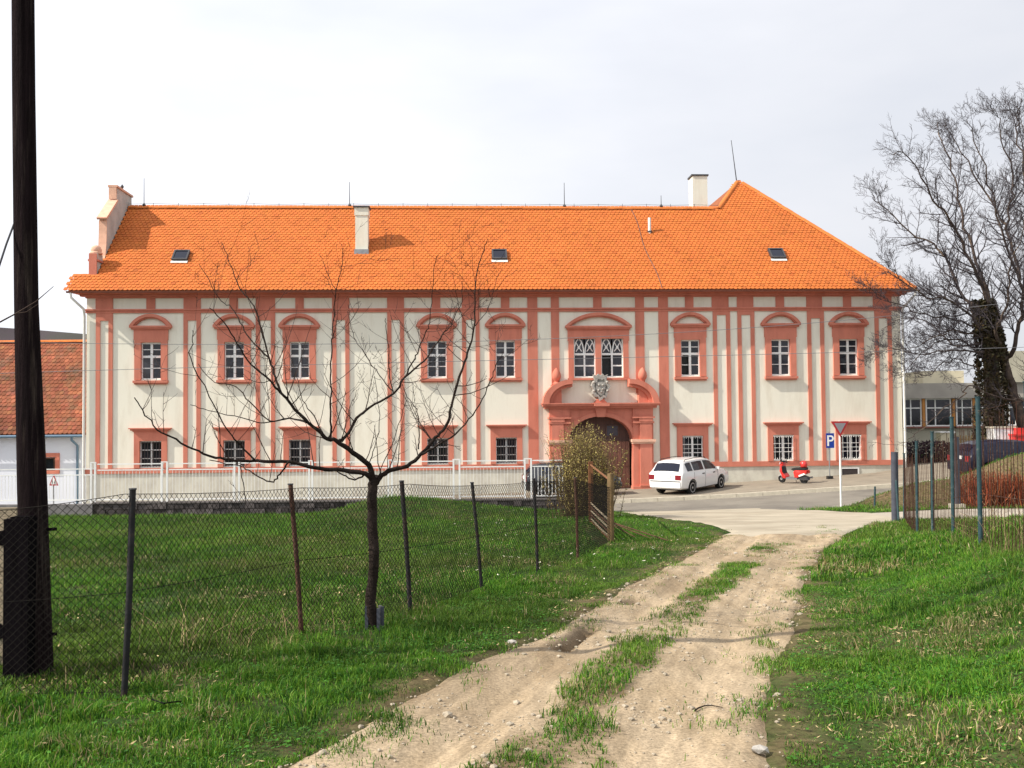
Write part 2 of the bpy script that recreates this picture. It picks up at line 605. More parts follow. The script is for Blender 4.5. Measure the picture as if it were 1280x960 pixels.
def turf_material():
    m = mat('turf_soil', (.026, .050, .010), .95, .45, 22, .8, 30, .1, col2=(.050, .040, .018), c2scale=2.2, c2lo=.48, c2hi=.68)
    N, L = m.node_tree.nodes, m.node_tree.links
    b = N['Principled BSDF']
    src = b.inputs['Base Color'].links[0].from_socket
    a = N.new('ShaderNodeAttribute'); a.attribute_name = 'soil'
    gno = N.new('ShaderNodeNewGeometry')
    vo = N.new('ShaderNodeTexNoise'); vo.inputs['Scale'].default_value = 14; vo.inputs['Detail'].default_value = 6
    L.new(gno.outputs['Position'], vo.inputs['Vector'])
    r = N.new('ShaderNodeValToRGB')
    r.color_ramp.elements[0].position = .3; r.color_ramp.elements[0].color = (.065, .043, .023, 1)
    r.color_ramp.elements[1].position = .7; r.color_ramp.elements[1].color = (.21, .150, .085, 1)
    L.new(vo.outputs['Fac'], r.inputs['Fac'])
    x = N.new('ShaderNodeMix'); x.data_type = 'RGBA'
    L.new(a.outputs['Fac'], x.inputs[0]); L.new(src, x.inputs[6]); L.new(r.outputs['Color'], x.inputs[7])
    L.new(x.outputs[2], b.inputs['Base Color'])
    return m


mg = turf_material()
g = inst('ground', grid_mesh('ground', np.stack([GX, GY, GZ], -1), mg, extra={'soil': SOILG}), kind='structure')
tag(g, 'grassy ground sloping gently down from the camera to the street', 'ground')


# dirt track: ribbon across the lane, with two wheel ruts and a grassy crown
def dirt_material():
    m = mat('dry_dirt', (.385, .30, .20), .95, .16, 5.0, .14, 45, .12, col2=(.30, .225, .14), c2scale=1.5, c2lo=.44, c2hi=.70, stretch=(2.2, .5, 1))
    N, L = m.node_tree.nodes, m.node_tree.links
    b = N['Principled BSDF']
    src = b.inputs['Base Color'].links[0].from_socket
    a = N.new('ShaderNodeAttribute'); a.attribute_name = 'soil'
    mxx = N.new('ShaderNodeMix'); mxx.data_type = 'RGBA'
    L.new(a.outputs['Fac'], mxx.inputs[0]); L.new(src, mxx.inputs[6])
    mxx.inputs[7].default_value = (.13, .088, .048, 1)
    # grit, scattered gravel and long wheel streaks
    gno = N.new('ShaderNodeNewGeometry')
    vo = N.new('ShaderNodeTexNoise'); vo.inputs['Scale'].default_value = 55; vo.inputs['Detail'].default_value = 4
    L.new(gno.outputs['Position'], vo.inputs['Vector'])
    r = N.new('ShaderNodeMapRange'); r.inputs['From Min'].default_value = .35; r.inputs['From Max'].default_value = .65
    r.inputs['To Min'].default_value = .74; r.inputs['To Max'].default_value = 1.18
    L.new(vo.outputs['Fac'], r.inputs['Value'])
    mp2 = N.new('ShaderNodeMapping'); mp2.vector_type = 'TEXTURE'; mp2.inputs['Rotation'].default_value = (0, 0, R(-18)); mp2.inputs['Scale'].default_value = (.14, 3.2, 1)
    L.new(gno.outputs['Position'], mp2.inputs['Vector'])
    st = N.new('ShaderNodeTexNoise'); st.inputs['Scale'].default_value = 1.2; st.inputs['Detail'].default_value = 7; st.inputs['Roughness'].default_value = .6
    L.new(mp2.outputs[0], st.inputs['Vector'])
    r2 = N.new('ShaderNodeMapRange'); r2.inputs['From Min'].default_value = .32; r2.inputs['From Max'].default_value = .6
    r2.inputs['To Min'].default_value = .72; r2.inputs['To Max'].default_value = 1.08
    L.new(st.outputs['Fac'], r2.inputs['Value'])
    vr = N.new('ShaderNodeTexVoronoi'); vr.inputs['Scale'].default_value = 38
    L.new(gno.outputs['Position'], vr.inputs['Vector'])
    gm = N.new('ShaderNodeTexNoise'); gm.inputs['Scale'].default_value = 1.7; gm.inputs['Detail'].default_value = 5
    L.new(gno.outputs['Position'], gm.inputs['Vector'])
    lt_ = N.new('ShaderNodeMapRange'); lt_.inputs['From Min'].default_value = .10; lt_.inputs['From Max'].default_value = .22
    lt_.inputs['To Min'].default_value = .55; lt_.inputs['To Max'].default_value = 1.0
    L.new(vr.outputs['Distance'], lt_.inputs['Value'])
    gr_ = N.new('ShaderNodeMapRange'); gr_.inputs['From Min'].default_value = .45; gr_.inputs['From Max'].default_value = .56
    L.new(gm.outputs['Fac'], gr_.inputs['Value'])
    mg_ = N.new('ShaderNodeMix'); mg_.data_type = 'FLOAT'; mg_.inputs[2].default_value = 1.0
    L.new(gr_.outputs[0], mg_.inputs[0]); L.new(lt_.outputs[0], mg_.inputs[3])
    m1 = N.new('ShaderNodeMath'); m1.operation = 'MULTIPLY'
    L.new(r.outputs[0], m1.inputs[0]); L.new(r2.outputs[0], m1.inputs[1])
    m2 = N.new('ShaderNodeMath'); m2.operation = 'MULTIPLY'
    L.new(m1.outputs[0], m2.inputs[0]); L.new(mg_.outputs[0], m2.inputs[1])
    v2 = N.new('ShaderNodeVectorMath'); v2.operation = 'MULTIPLY'
    L.new(mxx.outputs[2], v2.inputs[0]); L.new(m2.outputs[0], v2.inputs[1])
    L.new(v2.outputs[0], b.inputs['Base Color'])
    return m


# grassy crown between the ruts, as fractions across the track
CROWN = [(y, (xa - float(xl(y))) / (float(xr(y)) - float(xl(y))), (xb - float(xl(y))) / (float(xr(y)) - float(xl(y)))) for y, xa, xb in
         [(0.5 * (a[1] + b[1]), a[0], b[0]) for a, b in
          [(flat_hit(x0, yy), flat_hit(x1, yy)) for x0, x1, yy in
           ((612, 735, 950), (690, 760, 890), (728, 800, 835), (775, 850, 800), (838, 888, 752), (890, 935, 718), (928, 965, 694))]]]
CRW = np.array(sorted(CROWN))


def crown(x, y):
    """0..1 how much turf grows on the crown of the track"""
    fr = (x - xl(y)) / (xr(y) - xl(y))
    lo, hi = np.interp(y, CRW[:, 0], CRW[:, 1]), np.interp(y, CRW[:, 0], CRW[:, 2])
    c, w = (lo + hi) / 2, (hi - lo) / 2
    d = np.abs(fr - c) / w
    n = vn(x, y, .5, 6) * .5 + vn(x, y, .17, 7) * .5
    v = (1 - ss(.45, 1.5, d + (n - .5) * 1.3))
    gap = .25 + .75 * ss(.15, .40, vn(x * .8, y, 1.6, 5))
    return v * gap * (1 - ss(16.5, 18.5, y)) * (y > 2)


def rut(x, y):
    fr = (x - xl(y)) / (xr(y) - xl(y))
    r1 = np.exp(-((fr - .27 - .04 * (vn(x * 0, y, 2.0, 1) - .5)) / .07) ** 2)
    r2 = np.exp(-((fr - .74 - .04 * (vn(x * 0, y, 2.0, 2) - .5)) / .09) ** 2)
    return r1, r2


def track_z(x, y):
    r1, r2 = rut(x, y)
    gl = np.exp(-(seg_d(x, y, *gully) / .07) ** 2) + .6 * np.exp(-(seg_d(x, y, *gully2) / .06) ** 2)
    h0 = H0(x, y)
    return h0 + .22 * (H(x, y) - h0) - .008 - .045 * r1 - .035 * r2 - .10 * gl + .005 * (vn(x, y, .21, 3) - .5) + .004 * (vn(x, y, .07, 4) - .5)


ys = np.concatenate([np.arange(Y_NEAR, 3, .3), np.arange(3, 9, .045), np.arange(9, Y_TRACK + .01, .09)])
ts = np.linspace(0, 1, 100)
TY, TT = np.meshgrid(ys, ts, indexing='ij')
eL = .16 * (vn(ys * 0 + 3, ys, .8, 4) - .5) + .06 * (vn(ys * 0, ys, .22, 5) - .5)
eR = .16 * (vn(ys * 0 + 9, ys, .8, 6) - .5) + .06 * (vn(ys * 0 + 4, ys, .22, 7) - .5)
XL = (xl(ys) - .06 + eL)[:, None]
XR = (xr(ys) + .06 + eR)[:, None]
TX = XL + (XR - XL) * TT
edge = np.minimum(TX - XL, XR - TX)
TZ = track_z(TX, TY) - .05 * (1 - ss(0, .22, edge))
soil = np.clip(crown(TX, TY) * .75 + .55 * (1 - ss(.0, .30, edge + .25 * (vn(TX, TY, .3, 1) - .5)))
               + .9 * np.exp(-(seg_d(TX, TY, *gully) / .09) ** 2) + .7 * np.exp(-(seg_d(TX, TY, *gully2) / .07) ** 2)
               + .30 * ss(.62, .85, vn(TX, TY * .35, .5, 2)), 0, 1)
tr = inst('dirt_track', grid_mesh('dirt_track', np.stack([TX, TY, TZ], -1), dirt_material(), extra={'soil': soil}), kind='structure')
tag(tr, 'rutted dry dirt track with a grassy crown running to the street', 'track')

ys = np.arange(Y_TRACK - .5, 33.15, .2)
TY, TT = np.meshgrid(ys, np.linspace(0, 1, 60), indexing='ij')
a = apron_l(ys)[:, None] - .1 + .35 * (vn(ys * 0 + 2, ys, .9, 1)[:, None] - .5)
b = apron_r(ys)[:, None] + .1 + .35 * (vn(ys * 0 + 7, ys, .9, 2)[:, None] - .5)
TX = a + (b - a) * TT
edge = np.minimum(np.minimum(TX - a, b - TX), np.minimum((TY - ys[0]) * .6, 9))
TZ = H(TX, TY) + .006 - .09 * (1 - ss(0, .35, edge)) + .01 * (vn(TX, TY, .5, 3) - .5)
tag(inst('track_mouth', grid_mesh('track_mouth', np.stack([TX, TY, TZ], -1), M['apron']), kind='structure'), 'pale dusty mouth of the track where it joins the street', 'track mouth')

xs = np.arange(8.4, 45, .25)
LX, TT = np.meshgrid(xs, np.linspace(0, 1, 24), indexing='ij')
la, lb = LN0(xs)[:, None] + .2 * (vn(xs, xs * 0, .9, 3)[:, None] - .5), LN1(xs)[:, None] + .2 * (vn(xs, xs * 0 + 5, .9, 4)[:, None] - .5)
LY = la + (lb - la) * TT
edge = np.minimum(np.minimum(LY - la, lb - LY), LX - 8.4)
LZ = H(LX, LY) + .002 - .08 * (1 - ss(0, .3, edge))
tag(inst('side_lane', grid_mesh('side_lane', np.stack([LX, LY, LZ], -1), M['lane']), kind='structure'), 'narrow paved lane passing behind the blue-green fence posts', 'lane')

xs = np.concatenate([np.arange(-60, -5, 1.5), np.arange(-5, 18, .3), np.arange(18, 61, 1.5)])
RX, TT = np.meshgrid(xs, np.linspace(0, 1, 22), indexing='ij')
rn = road_near(xs)[:, None] - .1
RY = rn + (KERB_Y + .03 - rn) * TT
RZ = H(RX, np.minimum(RY, KERB_Y + .04)) - .006 + 0 * RX
tag(inst('road', grid_mesh('road', np.stack([RX, RY, RZ], -1), M['asphalt']), kind='structure'), 'asphalt street running along the front of the long house', 'road')

# pavement with single kerb stones
PX, TT = np.meshgrid(xs, np.linspace(0, 1, 14), indexing='ij')
PY = KERB_Y + .16 + 7.5 * TT
PZ = street(PX) - .012 + .012 * (vn(PX, PY, 1.2, 2) - .5)
pv = inst('pavement', grid_mesh('pavement', np.stack([PX, PY, PZ], -1), M['paving']), kind='structure')
tag(pv, 'raised pavement between the kerb and the house front', 'pavement')
for i, x in enumerate(np.arange(-24, 24, 1.0)):
    k = MB().box(-.495, .495, 0, .16, -.3, .012)
    z0, z1 = float(street(x - .5)), float(street(x + .5))
    o = k.build('kerb_stone', M['kerb'], pv, (x, KERB_Y + rnd.uniform(-.006, .006), (z0 + z1) / 2 + rnd.uniform(-.004, .006)))
    o.rotation_euler = (0, -math.atan2(z1 - z0, 1.0), 0)

# far vineyard hill
hx = np.linspace(-420, 200, 40)
hy = np.linspace(320, 900, 20)
A, B = np.meshgrid(hx, hy, indexing='ij')
prof = np.interp(A, [-420, -190, -140, -60, 40, 200], [54, 40, 35, 26, 12, 0])
hz_ = -3 + prof * ss(320, 380, B) * (1 - .4 * ss(500, 900, B)) + 1.2 * (vn(A, B, 30, 1) - .5)
tag(inst('hill', grid_mesh('hill', np.stack([A, B, hz_], -1), M['hill']), kind='structure'), 'low brown vineyard hill far behind the red-roofed neighbour house', 'hill')


# ------------------------------------------------------------------ the long house
YAW = R(3.0)
FD = Vector((math.cos(YAW), math.sin(YAW), 0))           # along the front
FN = Vector((-math.sin(YAW), math.cos(YAW), 0))          # into the house
F0 = Vector((0, 43.2, 0))


def front_u(px, w=0.0):
    """distance along the front (from below the camera axis) of a photograph column, w metres in front of the wall"""
    v = ray(px, 480)
    o = F0 - FN * w
    t = o.dot(FN) / v.dot(FN)
    p = v * t
    return (p - o).dot(FD)


U_L = front_u(108)
U_R = front_u(1127)
W = U_R - U_L
BZ = -2.6
house = thing('town_house', 'long two-storey cream and salmon baroque house with an orange tiled roof', 'building', F0 + FD * U_L + Vector((0, 0, BZ)), YAW)
ZO = EYE - BZ                                            # heights below are measured from eye level


def U(px):
    return front_u(px) - U_L


def hp(name, mb, m, smooth=False, label=None, loc=None, kind=None, parent=None):
    return mb.build(name, m, parent or house, loc, smooth, kind, label)


Z_STR = (4.51, 4.68)
Z_FRZ0, Z_FRZ1, Z_EAVE = 4.68, 5.16, 5.42
Z_BAND = (-2.30, -2.08)
Z_SILL = 1.62
Z_UW = (1.69, 3.27)
Z_LW = (-2.06, -.93)

UP = [189, 293, 374.7, 546.4, 632, 863.3, 976.2, 1061]
LO = [188.8, 293, 374.7, 546.8, 632.4, 864.6, 977.6, 1062]
UW2, LW2 = .43, .465

# front wall with real openings
holes = []
for p in UP:
    holes.append((U(p) - UW2, U(p) + UW2, Z_UW[0], Z_UW[1]))
for p in LO:
    holes.append((U(p) - LW2, U(p) + LW2, Z_LW[0], Z_LW[1]))
UPW = [(U(717.5), U(744.7)), (U(751.7), U(779.3))]
PZW = (1.66, 3.34)
for a, b in UPW:
    holes.append((a, b, PZW[0], PZW[1]))
GU0, GU1 = U(709.5), U(788)
GZ0 = -3.35
GC, GA = (GU0 + GU1) / 2, (GU1 - GU0) / 2
GSP, GTOP = -1.08, -.05
holes.append((GU0 - .1, GU1 + .1, GZ0 - .2, GTOP + .15))
us = sorted({0, W} | {h for q in holes for h in q[:2]})
zs = sorted({Z_BAND[0], -ZO, Z_EAVE} | {h for q in holes for h in q[2:]})
wall, plinth = MB(), MB()
for i in range(len(us) - 1):
    for j in range(len(zs) - 1):
        cu, cz = (us[i] + us[i + 1]) / 2, (zs[j] + zs[j + 1]) / 2
        if any(a < cu < b and c < cz < d for a, b, c, d in holes):
            continue
        (plinth if cz < Z_BAND[0] else wall).add([(us[i], 0, zs[j] + ZO), (us[i + 1], 0, zs[j] + ZO), (us[i + 1], 0, zs[j + 1] + ZO), (us[i], 0, zs[j + 1] + ZO)], [(0, 1, 2, 3)])
for a, b, c, d in holes:
    dp = .55 if a < GC < b and d < 0.5 else .24
    for q in (((a, c), (a, d)), ((a, d), (b, d)), ((b, d), (b, c)), ((b, c), (a, c))):
        (x0, z0), (x1, z1) = q
        wall.add([(x0, 0, z0 + ZO), (x1, 0, z1 + ZO), (x1, dp, z1 + ZO), (x0, dp, z0 + ZO)], [(0, 1, 2, 3)])
# the other three walls
DEP = 8.6
wall.add([(0, 0, 0), (0, DEP, 0), (0, DEP, Z_EAVE + ZO), (0, 0, Z_EAVE + ZO)], [(0, 3, 2, 1)])
wall.add([(0, DEP, 0), (W, DEP, 0), (W, DEP, Z_EAVE + ZO), (0, DEP, Z_EAVE + ZO)], [(0, 1, 2, 3)])
wall.add([(W, 0, 0), (W, 22, 0), (W, 22, Z_EAVE + ZO), (W, 0, Z_EAVE + ZO)], [(0, 1, 2, 3)])
hp('wall', wall, M['plaster'])
hp('plinth', plinth, M['plinth'])

# horizontal mouldings
hp('plinth_band', MB().box(-.02, GU0 - .75, -.05, 0.01, Z_BAND[0] + ZO, Z_BAND[1] + ZO), M['salmon'])
hp('plinth_band', MB().box(GU1 + .75, W + .02, -.05, 0.01, Z_BAND[0] + ZO, Z_BAND[1] + ZO), M['salmon'])
hp('string_course', MB().box(-.03, W + .03, -.075, 0.01, Z_STR[0] + ZO + .02, Z_STR[1] + ZO).box(-.05, W + .05, -.13, 0.01, Z_STR[1] + ZO - .055, Z_STR[1] + ZO + .012), M['salmon'])
hp('cornice', MB().box(-.03, W + .03, -.10, 0.01, Z_FRZ1 + ZO, Z_EAVE + ZO - .06).box(-.2, W + .2, -.26, 0.01, Z_EAVE - .20 + ZO, Z_EAVE + ZO - .045).box(-.42, W + .42, -.50, .02, Z_EAVE - .09 + ZO, Z_EAVE + ZO - .03), M['salmon'])

# frieze blocks (pixels of their left and right edges)
for a, b in [(119.5, 141), (183, 194), (229.5, 251), (287, 297.5), (320, 344), (369.5, 380), (415.5, 437), (484.5, 505.5), (540.5, 551), (578, 600), (627, 637.5), (660, 672.5), (689.5, 699.5), (742.5, 753), (795, 806), (824, 836), (857.5, 868), (891, 912), (922.5, 943), (971, 981.5), (1009.5, 1029), (1055.5, 1065.5), (1093, 1116)]:
    hp('frieze_block', MB().box(U(a), U(b), -.05, 0.01, Z_FRZ0 + ZO, Z_FRZ1 + ZO), M['salmon'])

# pairs of lesenes with a cap, and the single wide ones beside the portal
for a, b in [(120, 141), (229.5, 251), (320, 344), (415.5, 437), (484.5, 505.5), (578, 600), (892, 913.5), (922.8, 944), (1010, 1031), (1094.5, 1115.5)]:
    u0, u1 = U(a), U(b)
    w = .175
    zt = 4.20 if not (a == 892 or a == 922.8) else 4.36
    hp('lesene_cap', MB().box(u0, u1, -.052, 0.01, zt + ZO, Z_STR[0] + ZO + .02), M['salmon'])
    for x in (u0, u1 - w):
        hp('lesene', MB().box(x, x + w, -.05, 0.01, Z_BAND[1] + ZO, zt + ZO), M['salmon'])
for a, b in [(660, 672.5), (689.5, 699.5), (795, 806), (824, 836)]:
    zl = Z_BAND[1] if a in (660, 824) else .95
    hp('lesene', MB().box(U(a), U(b), -.05, 0.01, zl + ZO, Z_STR[0] + ZO + .02), M['salmon'])

# ---- windows (meshes shared between the alike ones)
FY = .10                                                 # depth of the window frames behind the wall face


def frame_mb(w2, h, cols, rows_z, fw=.055, mull=.05, trans=None):
    m = MB()
    y0, y1 = FY - .03, FY + .04
    m.box(-w2, -w2 + fw, y0, y1, 0, h).box(w2 - fw, w2, y0, y1, 0, h)
    m.box(-w2 + fw, w2 - fw, y0, y1, 0, fw).box(-w2 + fw, w2 - fw, y0, y1, h - fw, h)
    m.box(-mull, mull, y0 - .012, y1, fw, h - fw)
    if trans:
        m.box(-w2 + fw, -mull, y0 - .008, y1, trans - .05, trans + .05)
        m.box(mull, w2 - fw, y0 - .008, y1, trans - .05, trans + .05)
    for z in rows_z:
        m.box(-w2 + fw, -mull, y0 + .015, y1 - .01, z - .016, z + .016)
        m.box(mull, w2 - fw, y0 + .015, y1 - .01, z - .016, z + .016)
    return m


hU = Z_UW[1] - Z_UW[0]
hL = Z_LW[1] - Z_LW[0]
TU = hU * .615
upper_frame = frame_mb(UW2, hU, 2, [TU * .5, TU + (hU - TU) * .5], trans=TU).mesh('window', M['white'])
lower_frame = frame_mb(LW2, hL, 2, [hL * .34, hL * .66], fw=.045, mull=.035).mesh('window', M['white'])


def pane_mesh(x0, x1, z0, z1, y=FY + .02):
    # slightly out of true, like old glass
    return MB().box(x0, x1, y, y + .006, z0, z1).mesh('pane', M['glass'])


pu = [pane_mesh(s * .05 if s > 0 else -UW2 + .055, UW2 - .055 if s > 0 else -.05, z0, z1) for s in (-1, 1) for z0, z1 in ((.055, TU * .5 - .016), (TU * .5 + .016, TU - .05), (TU + .05, TU + (hU - TU) * .5 - .016), (TU + (hU - TU) * .5 + .016, hU - .055))]
plo = [pane_mesh(s * .035 if s > 0 else -LW2 + .045, LW2 - .045 if s > 0 else -.035, z0, z1) for s in (-1, 1) for z0, z1 in ((.045, hL * .34 - .016), (hL * .34 + .016, hL * .66 - .016), (hL * .66 + .016, hL - .045))]
SW = .69
s_up = MB()
zt = 3.82 - Z_UW[0]
s_up.box(-SW, -UW2 - .0, -.08, 0.01, -.03, zt).box(UW2 + .0, SW, -.08, 0.01, -.03, zt).box(-UW2, UW2, -.08, 0.01, hU, zt)
s_up.box(-SW - .03, -SW, -.08, .01, zt - .45, zt).box(SW, SW + .03, -.08, .01, zt - .45, zt)
# lining of the opening
s_up.box(-UW2 - .002, -UW2 + .012, -.08, FY - .03, 0, hU).box(UW2 - .012, UW2 + .002, -.08, FY - .03, 0, hU)
surround_up = s_up.mesh('surround', M['salmon'])
sill_up = MB().box(-.73, .73, -.17, 0.01, -.15, -.05).box(-.69, .69, -.11, .01, -.21, -.15).mesh('sill', M['salmon'])


def arc_pts(hw, rise, n=18, zb=0.0, cx=0.0):
    r = (hw * hw + rise * rise) / (2 * rise)
    t = math.asin(min(1, hw / r))
    return [(cx + r * math.sin(-t + 2 * t * i / n), zb + r * math.cos(-t + 2 * t * i / n) - (r - rise)) for i in range(n + 1)]


def pediment_mesh(hw, zb, rise, th, d=.20):
    m = MB()
    m.box(-hw, hw, -d, .01, zb, zb + .085)
    m.box(-hw + .06, hw - .06, -d + .06, .01, zb - .07, zb)
    m.arc(arc_pts(hw, rise, 18, zb + .087), arc_pts(hw - th * 1.25, rise - th, 18, zb + .087), -d, .01)
    m.arc(arc_pts(hw - th * 1.25, rise - th, 18, zb + .087), arc_pts(hw - th * 1.8, rise - th * 1.4, 18, zb + .087), -d + .07, .01)
    return m.mesh('pediment', M['salmon'])


ped_up = pediment_mesh(.88, zt + .07, .50, .13)

hood_lo = MB().box(-.88, .88, -.22, .01, .06, .11).box(-.82, .82, -.16, .01, 0, .06).box(-.74, .74, -.09, .01, -.05, 0).mesh('hood', M['salmon'])
zl1 = 1.10 - Z_LW[0] - .02
sl = MB()
sl.box(-SW, -LW2, -.07, .01, -.03, zl1).box(LW2, SW, -.07, .01, -.03, zl1).box(-LW2, LW2, -.07, .01, hL, zl1)
zl1 = -.53 - Z_LW[0]
sl = MB()
sl.box(-SW, -LW2, -.07, .01, -.015, zl1).box(LW2, SW, -.07, .01, -.015, zl1).box(-LW2, LW2, -.07, .01, hL, zl1)
sl.box(-LW2 - .002, -LW2 + .01, -.07, FY - .03, 0, hL).box(LW2 - .01, LW2 + .002, -.07, FY - .03, 0, hL)
surround_lo = sl.mesh('surround', M['salmon'])
gr = MB()
for x in np.linspace(-.36, .36, 7):
    gr.tube([(x, -.03, .02), (x, -.03, hL - .02)], .011, 4)
for z in (.08, hL * .36, hL * .64, hL - .08):
    gr.tube([(-.45, -.03, z), (.45, -.03, z)], .011, 4)
grille_me = gr.mesh('grille', M['grille'])
gr = MB()
for x in np.linspace(-.40, .40, 5):
    gr.tube([(x, -.11, .05), (x, -.11, hL - .05)], .006, 4)
for z in (.06, hL * .5, hL - .06):
    gr.tube([(-.43, -.11, z), (.43, -.11, z)], .008, 4)
for x in np.linspace(-.40, .40, 9):
    gr.lathe([(0.004, -.022), (.022, 0), (.004, .022)], 6, (x, -.115, hL - .10))
    gr.lathe([(0.004, -.022), (.022, 0), (.004, .022)], 6, (x, -.115, .10))
for s in (-1, 1):
    gr.tube([(s * .43, -.11, .06), (s * .44, 0, .04)], .012, 4).tube([(s * .43, -.11, hL - .06), (s * .44, 0, hL - .04)], .012, 4)
grille_white = gr.mesh('grille', M['white'])

for i, p in enumerate(UP):
    w = inst('window', upper_frame, house, (U(p), 0, Z_UW[0] + ZO))
    opened = i == 5
    for k, pm in enumerate(pu):
        if opened and k in (0, 1):
            continue
        inst('pane', pm, w, rot=(R(rnd.gauss(0, .7)), 0, R(rnd.gauss(0, .7))))
    inst('sill', sill_up, w)
    inst('surround', surround_up, w)
    inst('pediment', ped_up, w)
    if opened:
        w['label'] = 'upper window with its lower left casement swung open'
        MB().box(-UW2 + .03, -.055, .26, .27, .05, TU - .05).build('dark_room_sheet', M['black'], w)  # black sheet stands in for the darkness of the unlit room
        cs = MB()
        for z in (.03, TU * .5, TU - .09):
            cs.box(-UW2 + .06, -UW2 + .10, .06, .44, z, z + .04)
        cs.box(-UW2 + .06, -UW2 + .10, .40, .44, .03, TU - .05)
        cs.build('casement', M['white'], w)
for i, p in enumerate(LO):
    w = inst('window', lower_frame, house, (U(p), 0, Z_LW[0] + ZO))
    for pm in plo:
        inst('pane', pm, w, rot=(R(rnd.gauss(0, .7)), 0, R(rnd.gauss(0, .7))))
    inst('surround', surround_lo, w)
    inst('hood', hood_lo, w, (0, 0, -.53 - Z_LW[0] + .05))
    inst('grille', grille_white if i >= 5 else grille_me, w)

# double window above the gate, with tracery heads
hP = PZW[1] - PZW[0]
pw = thing('x', 'x', 'x')
for k_ in ('label', 'category'):
    del pw[k_]
pw.name = 'double_window'
pw.parent = house
pw.location = ((UPW[0][0] + UPW[1][1]) / 2, 0, PZW[0] + ZO)
pw['label'] = 'double window with white intersecting tracery above the gate'
TP = hP * .60
cx_ = pw.location.x
for k, (a, b) in enumerate(UPW):
    w2, c = (b - a) / 2, (a + b) / 2 - cx_
    m = MB()
    y0, y1 = FY - .03, FY + .04
    fw = .045
    m.box(c - w2, c - w2 + fw, y0, y1, 0, hP).box(c + w2 - fw, c + w2, y0, y1, 0, hP).box(c - w2 + fw, c + w2 - fw, y0, y1, 0, fw)
    m.box(c - .035, c + .035, y0 - .012, y1, fw, TP + .03)
    m.box(c - w2 + fw, c + w2 - fw, y0 - .008, y1, TP - .045, TP + .045)
    for s in (-1, 1):
        if not (k == 1 and s == -1):
            x0, x1 = (c - w2 + fw, c - .035) if s < 0 else (c + .035, c + w2 - fw)
            m.box(x0, x1, y0 + .01, y1 - .01, TP * .5 - .03, TP * .5 + .03)
    m.build('window_frame', M['white'], pw)
    t = MB()
    for s in (-1, 1):
        cc = c + s * w2 / 2
        q = w2 / 2 - .03
        hh = hP - TP - .05
        for sg in (-1, 1):
            # pointed arch halves, and the inner crossing bars with a small circle on the crossing
            pts = [(cc + sg * q * math.cos(a_) * 1.0, FY - .01, TP + .03 + hh * math.sin(a_)) for a_ in np.linspace(0, math.pi / 2 * .93, 9)]
            t.tube(pts, .030, 5)
            t.tube([(cc - sg * q * .62, FY - .01, TP + .12), (cc, FY - .012, TP + hh * .48), (cc + sg * q * .55, FY - .01, TP + hh * .80)], .022, 5)
        t.tube([(cc + .05 * math.cos(a_), FY - .016, TP + hh * .48 + .05 * math.sin(a_)) for a_ in np.linspace(0, 2 * math.pi, 9)], .014, 4, cap=False)
    t.build('tracery', M['white'], pw)
    for s in (-1, 1):
        x0, x1 = (c - w2 + fw, c - .035) if s < 0 else (c + .035, c + w2 - fw)
        if k == 1 and s == -1:
            MB().box(x0, x1, .26, .27, .05, TP - .05).build('dark_room_sheet', M['black'], pw)  # black sheet again in place of the unlit room's darkness
        else:
            inst('pane', pane_mesh(x0, x1, fw, TP * .5 - .03), pw)
            inst('pane', pane_mesh(x0, x1, TP * .5 + .03, TP - .045), pw)
        inst('pane', pane_mesh(x0, x1, TP + .045, hP - .01), pw)
hw = (U(785.5) - U(710.5)) / 2
zt2 = 3.74 - PZW[0]
m = MB()
aL, bL = UPW[0][0] - cx_, UPW[0][1] - cx_
aR, bR = UPW[1][0] - cx_, UPW[1][1] - cx_
m.box(-hw, aL, -.08, .01, -.03, zt2).box(bR, hw, -.08, .01, -.03, zt2).box(bL, aR, -.081, .06, -.03, hP).box(aL, bR, -.08, .01, hP, zt2)
m.box(-hw - .03, -hw, -.08, .01, zt2 - .5, zt2).box(hw, hw + .03, -.08, .01, zt2 - .5, zt2)
m.build('surround', M['salmon'], pw)
MB().box(-hw - .04, hw + .04, -.16, .01, -.13, -.04).build('sill', M['salmon'], pw)
inst('pediment', pediment_mesh((U(791) - U(708)) / 2, zt2 + .07, .58, .14, .22), pw)

# cellar vent near the parking sign
cv = hp('cellar_vent', MB().box(-.42, .42, -.03, .01, 0, .05).box(-.42, .42, -.03, .01, .37, .42).box(-.42, -.36, -.03, .01, .05, .37).box(.36, .42, -.03, .01, .05, .37), M['white'], loc=(U(1060), 0, -2.40 + ZO - .42))
MB().box(-.36, .36, -.012, .0, .05, .37).build('vent_plate', M['grille'], cv)

# ---- portal
px0, px1 = U(677), U(820)
portal = thing('x', 'x', 'x')
for k_ in ('label', 'category'):
    del portal[k_]
portal.name = 'portal'
portal.parent = house
portal.location = (GC, 0, ZO)
portal['label'] = 'salmon arched portal with a broken pediment and acorn finials'
PD = -.34                                                # face of the arch field
n = 28
ell = [(GA * math.cos(math.pi - math.pi * i / n), GSP + (GTOP - GSP) * math.sin(math.pi * i / n)) for i in range(n + 1)]
top = .36
outer = []
hwp = U(800) - GC
fld = MB()
